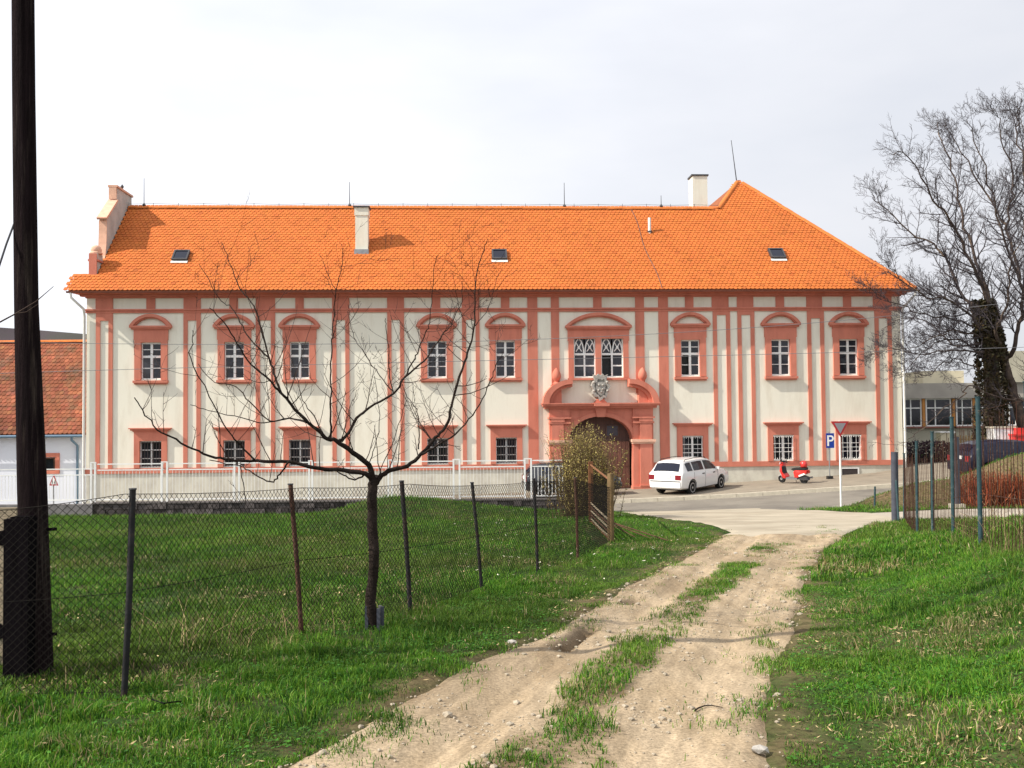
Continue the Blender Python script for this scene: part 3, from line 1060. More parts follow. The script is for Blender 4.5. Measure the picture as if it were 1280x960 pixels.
# spandrels between the ellipse and the entablature
for i in range(n):
    (xa, za), (xb, zb) = ell[i], ell[i + 1]
    fld.add([(xa, PD, za), (xb, PD, zb), (xb, PD, top), (xa, PD, top), (xa, .5, za), (xb, .5, zb)], [(0, 1, 2, 3), (0, 4, 5, 1)])
for s in (-1, 1):
    x0, x1 = sorted((s * GA, s * hwp))
    fld.box(x0, x1, PD, .0, GZ0, top)
hp('arch_field', fld, M['salmon'], parent=portal)
ar = MB()
o2 = [((GA + .17) * math.cos(math.pi - math.pi * i / n), GSP + (GTOP - GSP + .17) * math.sin(math.pi * i / n)) for i in range(n + 1)]
ar.arc(o2, ell, PD - .06, PD + .02)
hp('archivolt', ar, M['salmon'], parent=portal)
hp('keystone', MB().prism([(-.17, GTOP - .03), (.17, GTOP - .03), (.25, top - .02), (-.25, top - .02)], PD - .16, PD + .02), M['salmon'], parent=portal)
for s in (-1, 1):
    # pier with pilaster shafts, impost, capital and foot
    a, b = (U(685) - GC, U(711) - GC) if s < 0 else (U(788) - GC, U(814) - GC)
    pr = hp('pier', MB().box(a + .02, b - .02, PD - .10, .0, GZ0, top), M['salmon'], parent=portal)
    q0, q1 = (a + .10, b - .30) if s < 0 else (a + .30, b - .10)
    MB().box(q0, q1, PD - .20, PD - .09, GZ0 + .32, -1.25).box(q0, q1, PD - .20, PD - .09, -1.05, -.37).build('pilaster', M['salmon'], portal)
    MB().box(a - .06, b + .06, PD - .27, .0, -1.16, -1.05).box(a - .02, b + .02, PD - .22, .0, -1.24, -1.16).build('impost', M['coping'], portal)
    MB().box(a - .03, b + .03, PD - .26, .0, -.14, -.07).box(a, b, PD - .22, .0, -.36, -.28).box(q0 - .04, q1 + .04, PD - .24, .0, -.28, -.14).build('capital', M['salmon'], portal)
    MB().box(a - .03, b + .03, PD - .26, .0, GZ0, GZ0 + .28).box(q0 - .03, q1 + .03, PD - .28, .0, GZ0 + .28, GZ0 + .34).build('foot', M['salmon'], portal)
xa, xb = px0 - GC, px1 - GC
hp('entablature', MB().box(xa + .08, xb - .08, PD - .20, .0, .30, .40).box(xa, xb, PD - .36, .0, .40, .48).box(xa - .04, xb + .04, PD - .42, .0, .48, .53).box(-.33, .33, PD - .50, .0, .385, .535), M['salmon'], parent=portal)
for s in (-1, 1):
    # broken pediment: quarter arcs rising from the ends of the cornice
    w_, h_ = 1.28, 1.02
    e = xa if s < 0 else -xb
    oo = [(e + w_ - w_ * math.cos(a_), .53 + h_ * math.sin(a_)) for a_ in np.linspace(0, math.pi / 2, 14)]
    ii = [(e + w_ - (w_ - .27) * math.cos(a_), .53 + (h_ - .20) * math.sin(a_)) for a_ in np.linspace(0, math.pi / 2, 14)]
    if s > 0:
        oo, ii = [(-x, z) for x, z in oo], [(-x, z) for x, z in ii]
    ps = hp('pediment_segment', MB().arc(oo, ii, PD - .40, .0), M['salmon'], parent=portal, smooth=40)
    j2 = [(x * 1.0, z) for x, z in ii]
    kk = [((e + w_ - (w_ - .42) * math.cos(a_)) * (1 if s < 0 else -1), .53 + (h_ - .32) * math.sin(a_)) for a_ in np.linspace(0, math.pi / 2, 14)]
    MB().arc(ii, kk, PD - .22, .0).build('inner_moulding', M['salmon'], portal, smooth=40)
    # acorn finial on its block
    fx = (U(695) if s < 0 else U(802)) - GC
    fin = hp('finial', MB().lathe([(.05, 0), (.16, .02), (.17, .06), (.09, .12), (.10, .18), (.17, .24), (.20, .36), (.18, .50), (.12, .62), (.05, .70), (.01, .73)], 14, (fx, -.22, 1.33)), M['salmon'], parent=portal, smooth=50)
    MB().box(fx - .20, fx + .20, -.42, .0, .53, 1.25).box(fx - .24, fx + .24, -.46, .0, 1.25, 1.33).build('finial_block', M['salmon'], portal)
# carved coat of arms
ca = MB()
out = []
for i in range(40):
    t = 2 * math.pi * i / 40
    rx, rz_ = .37, .53
    w_ = 1 + .09 * math.sin(7 * t + .6) + .05 * math.sin(13 * t)
    k_ = 1 - .22 * max(0, -math.sin(t)) ** 2
    out.append((rx * math.cos(t) * w_ * k_, 1.18 + rz_ * math.sin(t) * w_))
ca.prism(out, -.46, -.02)
ca.arc([(x * .98, 1.18 + (z - 1.18) * .98) for x, z in out + out[:1]], [(x * .72, 1.18 + (z - 1.18) * .72) for x, z in out + out[:1]], -.54, -.45)
co = hp('coat_of_arms', ca, M['stone'], parent=portal, label='weathered grey stone coat of arms')
sh = [(-.20, 1.42), (-.20, 1.15), (-.13, .93), (0, .83), (.13, .93), (.20, 1.15), (.20, 1.42)]
MB().prism(sh[::-1], -.53, -.44).build('shield', M['stone'], portal)
MB().prism([(-.25, 1.53), (.25, 1.53), (.28, 1.62), (.31, 1.76), (.17, 1.70), (.1, 1.79), (0, 1.72), (-.1, 1.79), (-.17, 1.70), (-.31, 1.76), (-.28, 1.62)], -.52, -.2).build('crest', M['stone'], portal)
bo = MB()
for x, z in ((-.28, 1.42), (.28, 1.42), (-.29, 1.05), (.29, 1.05), (-.08, 1.30), (.09, 1.12), (.02, 1.0), (-.09, 1.08), (.10, 1.30)):
    MB().lathe([(.01, -.60), (.05, -.565), (.065, -.50)], 8, (x, 0, z), 'Y').build('carved_boss', M['stone'], portal, smooth=60)
hp('coat_of_arms_base', MB().prism([(-.28, .53), (.28, .53), (.10, .72), (-.10, .72)], -.50, -.02), M['salmon'], parent=portal)

# the gate: two boarded leaves below a boarded head with a small light
gy = .42
zf = -1.14
gate = hp('gate_head', MB().box(-GA, GA, gy - .05, gy + .05, zf, zf + .10).prism([(x, z) for x, z in ell if z >= GSP][::-1] + [(-GA, zf + .1), (GA, zf + .1)], gy, gy + .04), M['doordark'], parent=portal)
for s in (-1, 1):
    lf = hp('gate_leaf', MB().box(min(s * .012, s * GA), max(s * .012, s * GA), gy + .02, gy + .07, GZ0 + .02, zf), M['door'], parent=portal)
for x in (.3, .62):
    pass
for i in range(15):
    x = -GA + 2 * GA * i / 15
    for z0, z1 in ((GZ0 + .03, -2.32), (-2.25, zf - .02)):
        MB().box(x + .008, x + 2 * GA / 15 - .008, gy - .012 + .006 * (i % 2), gy + .03, z0, z1).build('gate_board', M['door'], portal)
gl = hp('gate_light', MB().box(.32, .38, gy - .03, gy + .01, -.95, -.42).box(.86, .92, gy - .03, gy + .01, -.95, -.42).box(.38, .86, gy - .03, gy + .01, -.95, -.90).box(.38, .86, gy - .03, gy + .01, -.47, -.42), M['doordark'], parent=portal)
MB().box(.38, .86, gy - .012, gy - .002, -.90, -.47).build('pane', mat('dull_pane', (.07, .065, .085), .25, .2), portal)
MB().box(-GA - .5, GA + .5, -.62, .5, GZ0 - .4, GZ0 + .02).build('doorstep', M['kerb'], portal)

# ---- roof
PT = R(43)
SL = math.tan(PT)
EY = -.62


def roof_z(y):
    return Z_EAVE + (y - EY) * SL


def solve_y(py, px):
    """depth behind the front wall at which the roof plane meets a photograph pixel, and u"""
    v = ray(px, py)
    o = Vector((0, 0, EYE))
    best = None
    for y in np.arange(EY, 9, .01):
        q = F0 + FN * y
        t = q.dot(FN) / v.dot(FN)
        p = o + v * t
        if p.z - EYE <= roof_z(y):
            best = (y, (p - F0).dot(FD) - U_L)
            break
    return best


RY1 = solve_y(260.5, 500)[0] if solve_y(260.5, 500) else 4.26
AY, AU = (6.1, 0)
sv = solve_y(226.5, 922)
if sv:
    AY, AU = sv
UEL, UER = -.55, W + .55
HALF = UER - AU
hip_l = AU - (AY - RY1) * .78
zr1, zr2 = roof_z(RY1), roof_z(AY)
PAR = .32                                                # parapet thickness at the left gable
roofm = MB()
T_ = .04


def rp_(u, y, z, d=0.0):
    return (u, y, z + ZO - d)


yk = 2 * RY1 - EY
yb_ = .32
roofm.add([rp_(UEL, EY, Z_EAVE, T_), rp_(UER, EY, Z_EAVE, T_), rp_(AU, AY, zr2, T_), rp_(hip_l, RY1, zr1, T_), rp_(.2, RY1, zr1, T_), rp_(.2, yb_, roof_z(yb_), T_), rp_(UEL, yb_, roof_z(yb_), T_)], [(0, 1, 2, 3, 4, 5, 6)])
roofm.add([rp_(.2, RY1, zr1, T_), rp_(AU - 3, RY1, zr1, T_), rp_(AU - 3, yk, Z_EAVE, T_), rp_(.2, yk, Z_EAVE, T_)], [(0, 1, 2, 3)])
roofm.add([rp_(AU, AY, zr2, T_), rp_(UER, EY, Z_EAVE, T_), rp_(UER, 24, Z_EAVE, T_), rp_(AU, 24, zr2, T_)], [(0, 1, 2, 3)])
roofm.add([rp_(AU, AY, zr2, T_), rp_(AU, 24, zr2, T_), rp_(AU - HALF, 24, Z_EAVE, T_), rp_(AU - HALF, yk, Z_EAVE, T_), rp_(hip_l, RY1, zr1, T_)], [(0, 1, 2, 3, 4)])
# boarded soffit under the eave
roofm.add([rp_(UEL, EY, Z_EAVE, T_), rp_(UER, EY, Z_EAVE, T_), rp_(UER, .0, Z_EAVE, T_ + .02), rp_(UEL, .0, Z_EAVE, T_ + .02)], [(0, 1, 2, 3)])
roofm.add([rp_(UER, EY, Z_EAVE, T_), rp_(UER, 24, Z_EAVE, T_), rp_(W, 24, Z_EAVE, T_ + .02), rp_(W, EY, Z_EAVE, T_ + .02)], [(0, 1, 2, 3)])
roofm.add([rp_(UEL, EY, Z_EAVE, T_), rp_(UEL, yk, Z_EAVE, T_), rp_(0, yk, Z_EAVE, T_ + .02), rp_(0, EY, Z_EAVE, T_ + .02)], [(0, 1, 2, 3)])
roofo = hp('roof', roofm, M['underlay'])


def tile_field(origin, du, ds, nrm, width, length, inside, tw, ex, jit, tints, seed):
    """courses of plain tiles on a sloping plane; origin at the lower left, du along the eave, ds up the slope"""
    r_ = np.random.default_rng(seed)
    V, Fc, Tn = [], [], []
    rows = int(length / ex) + 1
    for j in range(rows):
        off = (j % 2) * tw / 2
        for i in range(-1, int(width / tw) + 1):
            u = i * tw + off + tw / 2
            s_ = j * ex
            if not inside(u, s_):
                continue
            lift = .030 + r_.uniform(-.006, .008)
            hw_ = tw / 2 - .006
            a_ = r_.uniform(-.006, .006)
            L_ = ex * 1.25
            pts = [(-hw_, L_, .004), (hw_, L_, .004), (hw_, .05, lift * .85), (hw_ * .55, .008, lift), (0, -.012, lift), (-hw_ * .55, .008, lift), (-hw_, .05, lift * .85)]
            b_ = len(V)
            for x_, y_, z_ in pts:
                V.append(origin + du * (u + x_) + ds * (s_ + y_ + a_) + nrm * z_)
            for x_, y_, z_ in pts[2:]:
                V.append(origin + du * (u + x_) + ds * (s_ + y_ + a_) + nrm * (z_ - .022))
            Fc.append(tuple(b_ + k for k in range(7)))
            for k in range(4):
                Fc.append((b_ + 2 + k, b_ + 7 + k, b_ + 8 + k, b_ + 3 + k))
            t_ = tints(r_, u, s_)
            Tn += [t_] * 12
    m_ = MB()
    m_.v, m_.f, m_.t = [tuple(v) for v in V], Fc, Tn
    return m_


org = Vector(rp_(0, EY, Z_EAVE))
ds = Vector((0, math.cos(PT), math.sin(PT)))
nr = Vector((0, -math.sin(PT), math.cos(PT)))
L1, L2 = (RY1 - EY) / math.cos(PT), (AY - EY) / math.cos(PT)


def ins_roof(u, s_):
    if s_ < 0 or u < UEL + .05:
        return False
    f = s_ / L2
    if u < PAR + .06 and s_ > 1.1:
        return False
    if u > UER + (AU - UER) * f:
        return False
    if s_ > L1 and u < hip_l + (AU - hip_l) * (s_ - L1) / (L2 - L1):
        return False
    return f < 1


def tint_new(r_, u, s_):
    k = 1 + .035 * r_.standard_normal() + .10 * (float(vn(u, s_, 2.5, 3)) - .5)
    if r_.random() < .02:
        k *= .8
    return (k, k * (1 + .03 * r_.standard_normal()), k)


tf = tile_field(org + Vector((0, 0, 0)), Vector((1, 0, 0)), ds, nr, UER + .5, L2, lambda u, s_: ins_roof(u, s_), .19, .195, 1, tint_new, 5)
# the field starts left of the wall corner too
tf2 = tile_field(org + Vector((-.57, 0, 0)), Vector((1, 0, 0)), ds, nr, .5, 1.3, lambda u, s_: s_ < 1.1, .19, .195, 1, tint_new, 6)
tf.add(tf2.v, tf2.f)
tf.t += tf2.t
tl = tf.build('roof_tile', M['tile'], roofo, kind='stuff', fix=False)

# ridge and hip tiles, one by one
cap = MB()
cp = []
for i in range(9):
    t = math.pi * i / 8
    cp.append((math.cos(t) * .13, math.sin(t) * .115))
cap.arc([(x, z) for x, z in cp], [(x * .88, z * .86 - .002) for x, z in cp], 0, .40)
cap_me = cap.mesh('ridge_tile', M['tile_ridge'], 40)


def caps(p0, p1, name='ridge_tile'):
    p0, p1 = Vector(p0), Vector(p1)
    d = p1 - p0
    n_ = int(d.length / .37)
    d.normalize()
    q = d.to_track_quat('Y', 'Z')
    for i in range(n_):
        o = inst(name, cap_me, roofo, p0 + d * (i * .37) + Vector((0, 0, -.03 + rnd.uniform(-.008, .008))))
        o.rotation_mode = 'QUATERNION'
        o.rotation_quaternion = q


caps(rp_(PAR + .05, RY1, zr1), rp_(hip_l, RY1, zr1))
caps(rp_(UER - .1, EY, Z_EAVE + .03), rp_(AU + .1, AY, zr2), 'hip_tile')
caps(rp_(hip_l, RY1, zr1), rp_(AU, AY, zr2), 'hip_tile')

# gutter and downpipes
gt = MB()
prof = [(math.cos(t) * .075, math.sin(t) * .075) for t in np.linspace(math.pi, 2 * math.pi, 9)]
gi = [(x * .9, z * .9) for x, z in prof]
vs, fs = [], []
Xg = (UEL - .05, UER + .05)
for x in Xg:
    vs += [(x, EY - .03 + a_, Z_EAVE + ZO - .035 + b_) for a_, b_ in prof] + [(x, EY - .03 + a_, Z_EAVE + ZO - .035 + b_) for a_, b_ in gi]
for k in range(8):
    fs += [(k, k + 1, 18 + k + 1, 18 + k), (9 + k, 27 + k, 27 + k + 1, 9 + k + 1)]
fs += [(0, 18, 27, 9), (8, 17, 35, 26)]
gt.add(vs, fs)
hp('gutter', gt, M['gutter'], smooth=50)
hp('downpipe', MB().tube([(UEL + .12, EY - .03, Z_EAVE + ZO - .1), (UEL + .14, EY - .03, Z_EAVE + ZO - .3), (-.02, -.30, Z_EAVE + ZO - .75), (-.06, -.10, Z_EAVE + ZO - 1.05), (-.06, -.10, .55)], .055, 8), M['pipe'], smooth=50)
hp('downpipe', MB().tube([(W + .42, EY - .03, Z_EAVE + ZO - .1), (W + .40, EY - .03, Z_EAVE + ZO - .25), (W + .06, -.12, Z_EAVE + ZO - .8), (W + .06, -.10, Z_EAVE + ZO - 1.1), (W + .06, -.10, 1.2)], .055, 8), M['pipe'], smooth=50)

# left gable parapet with its curved outline (seen from the side: y, height above eye)
half = [(.30, 5.7), (.30, 7.15), (.95, 7.15), (.95, 6.80), (1.12, 6.90), (1.28, 7.20), (1.38, 7.70), (1.42, 8.25), (1.42, 8.83), (2.75, 9.90), (2.75, 10.55)]
full = half + [(4.75, 10.55), (4.75, 9.95), (2 * RY1 - 1.42, 8.9), (2 * RY1 - 1.0, 6.9), (2 * RY1 - .3, 6.9), (2 * RY1 - .3, 5.7)]
pp = MB()
vs = [(0.0, y, z + ZO) for y, z in full] + [(PAR, y, z + ZO) for y, z in full]
n_ = len(full)
pp.add(vs, [tuple(range(n_)), tuple(range(2 * n_ - 1, n_ - 1, -1))] + [(i, (i + 1) % n_, n_ + (i + 1) % n_, n_ + i) for i in range(n_)])
par = hp('gable_parapet', pp, M['parapet'])
fs_ = Vector((0, 0, 0))


def coping(pts, th=.07, over=.05, name='coping', mt='coping'):
    m_ = MB()
    for (ya, za), (yb, zb) in zip(pts[:-1], pts[1:]):
        d_ = Vector((yb - ya, zb - za)).normalized()
        nn = Vector((-d_.y, d_.x)) * th
        a0, a1 = (ya, za + ZO), (yb, zb + ZO)
        q = [a0, a1, (a1[0] + nn.x, a1[1] + nn.y), (a0[0] + nn.x, a0[1] + nn.y)]
        v_ = [(-over, y, z) for y, z in q] + [(PAR + over, y, z) for y, z in q]
        m_.add(v_, [(0, 1, 2, 3), (7, 6, 5, 4), (0, 4, 5, 1), (1, 5, 6, 2), (2, 6, 7, 3), (3, 7, 4, 0)])
    return m_.build(name, M[mt], par)


coping([(.26, 5.72), (.26, 7.13)], .05, .004, 'pier_face', 'salmon')
coping([(.95, 6.80), (1.12, 6.90), (1.28, 7.20), (1.38, 7.70), (1.42, 8.20), (1.42, 8.78)], .03, .012)
coping([(1.30, 8.80), (2.75, 9.92)], .10, .06)
coping([(2.66, 10.0), (2.66, 10.57)], .05, .01, 'pedestal_face')
coping([(2.60, 10.55), (4.85, 10.55)], .09, .05)
MB().lathe([(.26, 0), (.27, .06), (.22, .10), (.24, .18), (.20, .30), (.10, .38), (.02, .40)], 12, (PAR / 2, .62, 7.15 + ZO)).build('pier_ball', M['coping'], par, smooth=50)
MB().box(-.05, PAR + .05, .22, .98, 6.80 + ZO, 6.88 + ZO).build('pier_moulding', M['salmon'], par)
MB().lathe([(.05, 0), (.10, .06), (.04, .14), (.08, .24), (.02, .34)], 10, (PAR / 2, 3.9, 10.62 + ZO)).build('top_knob', M['darkmetal'], par, smooth=50)

# chimneys, vent, skylights
def chimney(px, py, w, top_py, name='chimney', y_add=0.0, lab=None):
    y, u = solve_y(py, px)
    y += y_add
    zt_ = EYE + 0
    v = ray(px, top_py)
    q = F0 + FN * y
    t = q.dot(FN) / v.dot(FN)
    zt_ = v.z * t
    zb = min(roof_z(y), zr1) - .9
    c = hp(name, MB().box(u - w / 2, u + w / 2, y, y + w * 1.15, zb + ZO, zt_ - .42 + ZO).box(u - w / 2 - .03, u + w / 2 + .03, y - .03, y + w * 1.15 + .03, zt_ - .42 + ZO, zt_ - .06 + ZO), M['plaster'], label=lab)
    MB().box(u - w / 2 - .09, u + w / 2 + .09, y - .09, y + w * 1.15 + .09, zt_ - .06 + ZO, zt_ + ZO).build('cap', M['darkmetal'], c)
    MB().box(u - w / 2 - .04, u + w / 2 + .04, y - .10, y - .003, roof_z(y) - .12 + ZO, roof_z(y) + .14 + ZO).build('flashing', M['metal'], c)
    return u, y


chimney(452, 316, .56, 257.5, lab='slim cream chimney on the roof slope')
cu, cy = U(876.5) * 1.0, RY1 + 1.1
v = ray(876.5, 218)
q = F0 + FN * cy
t = q.dot(FN) / v.dot(FN)
cz = v.z * t
cu = (v * t - F0).dot(FD) - U_L
c2 = hp('chimney', MB().box(cu - .44, cu + .30, cy, cy + .8, zr1 - 1.6 + ZO, cz - .07 + ZO), M['plaster'], label='wide cream chimney behind the ridge')
MB().box(cu - .50, cu + .36, cy - .05, cy + .85, cz - .07 + ZO, cz + ZO).build('cap', M['darkmetal'], c2)
y, u = solve_y(291, 812)
vp = hp('vent_pipe', MB().tube([(u, y, roof_z(y) - .2 + ZO), (u, y, roof_z(y) + .70 + ZO)], .07, 10), M['pipe'], smooth=50)
MB().lathe([(.10, 0), (.13, .02), (.10, .06)], 10, (u, y, roof_z(y) + .02 + ZO)).build('vent_collar', M['darkmetal'], vp)
RM = Matrix((Vector((1, 0, 0)), ds, nr)).transposed()
for px, py in ((224.5, 327), (624.5, 326), (973, 324.5)):
    y, u = solve_y(py, px)
    RMo = Matrix.Translation((u, y, roof_z(y) + ZO)) @ RM.to_4x4()
    k = MB().box(-.34, -.27, 0, .72, -.05, .15, RMo).box(.27, .34, 0, .72, -.05, .15, RMo).box(-.27, .27, 0, .07, -.05, .15, RMo).box(-.27, .27, .65, .72, -.05, .15, RMo)
    so = hp('skylight', k, M['darkmetal'])
    MB().box(-.27, .27, .07, .65, .10, .12, RMo).build('pane', M['carglass'], so)
    MB().box(-.36, .36, -.16, -.002, .03, .055, RMo).build('flashing', M['pipe'], so)

# lightning rods and their conductor along the ridge
for px, py, hgt in ((180, 258, 1.30), (437, 256, 1.15), (705.5, 256, 1.15), (826.5, 258, .55)):
    v = ray(px, py)
    t = (F0 + FN * RY1).dot(FN) / v.dot(FN)
    u = (v * t - F0).dot(FD) - U_L
    hp('lightning_rod', MB().tube([(u, RY1, zr1 + ZO), (u, RY1, zr1 + .1 + hgt + ZO)], [.022, .012], 5).lathe([(.07, .08), (.09, .12), (.03, .22)], 8, (u, RY1, zr1 + ZO)), M['darkmetal'])
hp('lightning_rod', MB().tube([(AU - .05, AY, zr2 + ZO), (AU - .28, AY + .05, zr2 + 2.1 + ZO)], [.03, .015], 5), M['darkmetal'])
cd = MB()
cd.tube([(PAR + i * (hip_l - PAR) / 24, RY1, zr1 + .17 + ZO + .03 * (i % 2)) for i in range(25)], .008, 4)
for i in range(25):
    u = PAR + i * (hip_l - PAR) / 24
    cd.tube([(u, RY1, zr1 + ZO), (u, RY1, zr1 + .24 + ZO)], .010, 4)
ua, ub = U(806) + .2, U(825)
wp = [(ua + (ub - ua) * f + .06 * math.sin(f * 9), EY + (RY1 - EY) * (1 - f), roof_z(EY + (RY1 - EY) * (1 - f)) + .05 + ZO) for f in np.linspace(0, 1, 12)]
cd.tube(wp, .012, 4)
hp('lightning_conductor', cd, M['darkmetal'])

# ------------------------------------------------------------------ neighbour house with old tiles
ny = 43.6
nx1 = at(112, 500, ny).x
nx0 = nx1 - 13
nz_e = at(50, 536, ny).z
nb = thing('neighbour_house', 'low bluish-white house with a weathered red tile roof at the left edge', 'house', ((nx0 + nx1) / 2, ny, -2.6))
ox, oz = (nx0 + nx1) / 2, -2.6
hw_ = (nx1 - nx0) / 2
wz = nz_e - oz
npt = R(44)
nl = None
# the window opening
wx0, wx1 = at(52, 580, ny).x - ox, at(69, 580, ny).x - ox
wz0, wz1 = at(60, 588, ny).z - oz, at(60, 572, ny).z - oz
m = MB()
for (a, b, c, d) in ((-hw_, wx0, 0, wz), (wx1, hw_, 0, wz), (wx0, wx1, 0, wz0), (wx0, wx1, wz1, wz)):
    m.add([(a, 0, c), (b, 0, c), (b, 0, d), (a, 0, d)], [(0, 1, 2, 3)])
dn = 8.2
m.add([(-hw_, 0, 0), (-hw_, dn, 0), (-hw_, dn, wz), (-hw_, dn / 2, wz + dn / 2 * math.tan(npt)), (-hw_, 0, wz)], [(0, 4, 3, 2, 1)])
m.add([(hw_, 0, 0), (hw_, dn, 0), (hw_, dn, wz), (hw_, dn / 2, wz + dn / 2 * math.tan(npt)), (hw_, 0, wz)], [(0, 1, 2, 3, 4)])
m.add([(-hw_, dn, 0), (hw_, dn, 0), (hw_, dn, wz), (-hw_, dn, wz)], [(0, 3, 2, 1)])
m.build('wall', M['bluewall'], nb)
win = MB().box(wx0 - .02, wx0 + .05, -.03, .12, wz0, wz1).box(wx1 - .05, wx1 + .02, -.03, .12, wz0, wz1).box(wx0 + .05, wx1 - .05, -.03, .12, wz1 - .05, wz1).box(wx0 + .05, wx1 - .05, -.03, .12, wz0, wz0 + .05).build('window', M['wooddark'], nb)
MB().box(wx0 - .2, wx1 + .2, -.05, .0, wz1 + .02, wz1 + .2).box(wx1 + .02, wx1 + .2, -.05, 0, wz0 - .15, wz1 + .02).box(wx0 - .2, wx0 - .02, -.05, 0, wz0 - .15, wz1 + .02).box(wx0 - .02, wx1 + .02, -.05, 0, wz0 - .15, wz0).build('surround', M['salmon'], win)
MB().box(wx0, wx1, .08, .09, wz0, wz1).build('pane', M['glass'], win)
nds = Vector((0, math.cos(npt), math.sin(npt)))
nnr = Vector((0, -math.sin(npt), math.cos(npt)))
LN = (dn / 2 + .4) / math.cos(npt)
e0 = Vector((-hw_ - .2, -.4, wz - .4 * math.tan(npt) + .15))
m = MB()
a_, b_ = e0, e0 + nds * LN
for q0, q1 in ((a_, b_), (b_, Vector((b_.x, dn + .4, a_.z)))):
    m.add([q0 - nnr * .05, q0 + Vector((2 * hw_ + .3, 0, 0)) - nnr * .05, q1 + Vector((2 * hw_ + .3, 0, 0)) - nnr * .05, q1 - nnr * .05], [(0, 1, 2, 3)])
nroof = m.build('roof', M['underlay'], nb)


def tint_old(r_, u, s_):
    k = 1.0 + .13 * r_.standard_normal() + .6 * (float(vn(u, s_, 1.6, 3)) - .5)
    k = max(.35, k)
    return (k, k * (1 + .06 * r_.standard_normal()), k)


nt = tile_field(e0, Vector((1, 0, 0)), nds, nnr, 2 * hw_ + .3, LN, lambda u, s_: 0 < u < 2 * hw_ + .3 and 0 <= s_ < LN - .1, .20, .25, 1, tint_old, 9)
nt.build('roof_tile', M['old_tile'], nroof, kind='stuff', fix=False)
for i in range(34):
    o = inst('ridge_tile', cap_me, nroof, (e0.x + .2 + i * .38, b_.y, b_.z + .0), rot=(0, 0, R(-90)))
    o.data.materials[0]
MB().tube([(-hw_ - .2, -.47, wz - .32), (hw_ - .08, -.47, wz - .32)], .06, 8).build('gutter', M['bluepipe'], nb, smooth=50)
dpx = at(98, 560, ny).x - ox
MB().tube([(dpx - .1, -.45, wz - .36), (dpx - .12, -.4, wz - .5), (dpx, -.09, wz - .75), (dpx, -.09, .5)], .055, 8).build('downpipe', M['bluepipe'], nb, smooth=50)

# ------------------------------------------------------------------ stone wall and white railing along the street
WY = 34.2
wt = -1.19
sw = thing('stone_wall', 'low dark stone wall under the white railing at the far edge of the meadow', 'wall', (0, WY, -1.7))
wxa, wxb = at(-40, 630, WY).x, at(757, 628, WY).x
cw = 0
xx = at(116, 630, WY).x
MB().box(xx, wxb, .05, .38, -.4, wt + 1.7 - .05).build('core', mat('wall_core', (.06, .05, .045), .95, .3, 5), sw)
MB().box(xx - .02, wxb + .02, -.02, .42, wt + 1.7 - .05, wt + 1.7).build('coping', mat('wall_coping', (.13, .115, .11), .9, .3, 5, .3), sw)
mst = mat('dark_wall_stone', (.085, .073, .072), .9, .4, 3, .5, 18, .2, tint=True)
x = xx
st = MB()
for row in range(4):
    x = xx + row * .07
    z0 = -.30 + row * .19
    while x < wxb - .1:
        l = rnd.uniform(.16, .36)
        h = .175
        k = rnd.uniform(.5, 1.5)
        d = rnd.uniform(-.03, .05)
        if z0 + h < wt + 1.7 - .04:
            st.add([(x, d, z0), (x + l - .02, d, z0 + rnd.uniform(0, .02)), (x + l - .02, d, z0 + h), (x, d, z0 + h - rnd.uniform(0, .02)), (x, .1, z0), (x + l - .02, .1, z0), (x + l - .02, .1, z0 + h), (x, .1, z0 + h)], [(0, 1, 2, 3), (0, 4, 5, 1), (3, 2, 6, 7), (0, 3, 7, 4), (1, 5, 6, 2)], (k, k, k))
        x += l
st.build('stone', mst, sw, kind='stuff', fix=False)
w2 = thing('concrete_kerb_wall', 'grey concrete base wall under the railing beside the low white house', 'wall', (0, WY, -1.8))
MB().box(at(-40, 630, WY).x, xx - .02, 0, .35, -.4, at(60, 631, WY).z + 1.8).build('base', mat('grey_base_wall', (.17, .16, .16), .9, .25, 3, .3), w2)

rail = thing('white_railing', 'white metal railing with slim bars on the low stone wall', 'railing', (0, WY + .2, wt))
rz0 = 0.0
zt1, zt2r = at(300, 579, WY).z - wt, at(300, 586.5, WY).z - wt
px_posts = [(114, 119), (202.5, 209), (293, 299), (386.5, 390.5), (485.5, 490), (567, 574.5), (656, 664)]
for a, b in px_posts:
    xa_, xb_ = at(a, 600, WY + .2).x, at(b, 600, WY + .2).x
    for x in (xa_, xb_):
        MB().box(x - .03, x + .03, -.03, .03, -.03, zt1 + .04).build('post', M['white'], rail)
    MB().box(xa_ - .03, xb_ + .03, -.032, .032, zt1 + .041, zt1 + .07).build('post_cap', M['white'], rail)
edges = [(at(-40, 600, WY).x, at(114, 600, WY).x)] + [(at(px_posts[i][1], 600, WY).x, at(px_posts[i + 1][0], 600, WY).x) for i in range(6)] + [(at(664, 600, WY).x, at(752, 600, WY).x)]
for i, (a, b) in enumerate(edges):
    dz_ = -.16 if i == 0 else 0
    MB().box(a, b, -.02, .02, zt1 - .02 + dz_, zt1 + .015 + dz_).build('rail', M['white'], rail)
    MB().box(a, b, -.02, .02, zt2r - .02 + dz_, zt2r + .015 + dz_).build('rail', M['white'], rail)
    MB().box(a, b, -.02, .02, .06, .10).build('rail', M['white'], rail)
    n_ = int((b - a) / .115)
    bars = MB()
    for k in range(1, n_):
        x = a + (b - a) * k / n_
        r_ = .0060 if i < 7 else .011
        bars.box(x - r_, x + r_, -r_, r_, .10, zt2r - .02 + dz_)
    bars.build('bars', M['white'], rail)

# ------------------------------------------------------------------ chain-link fences


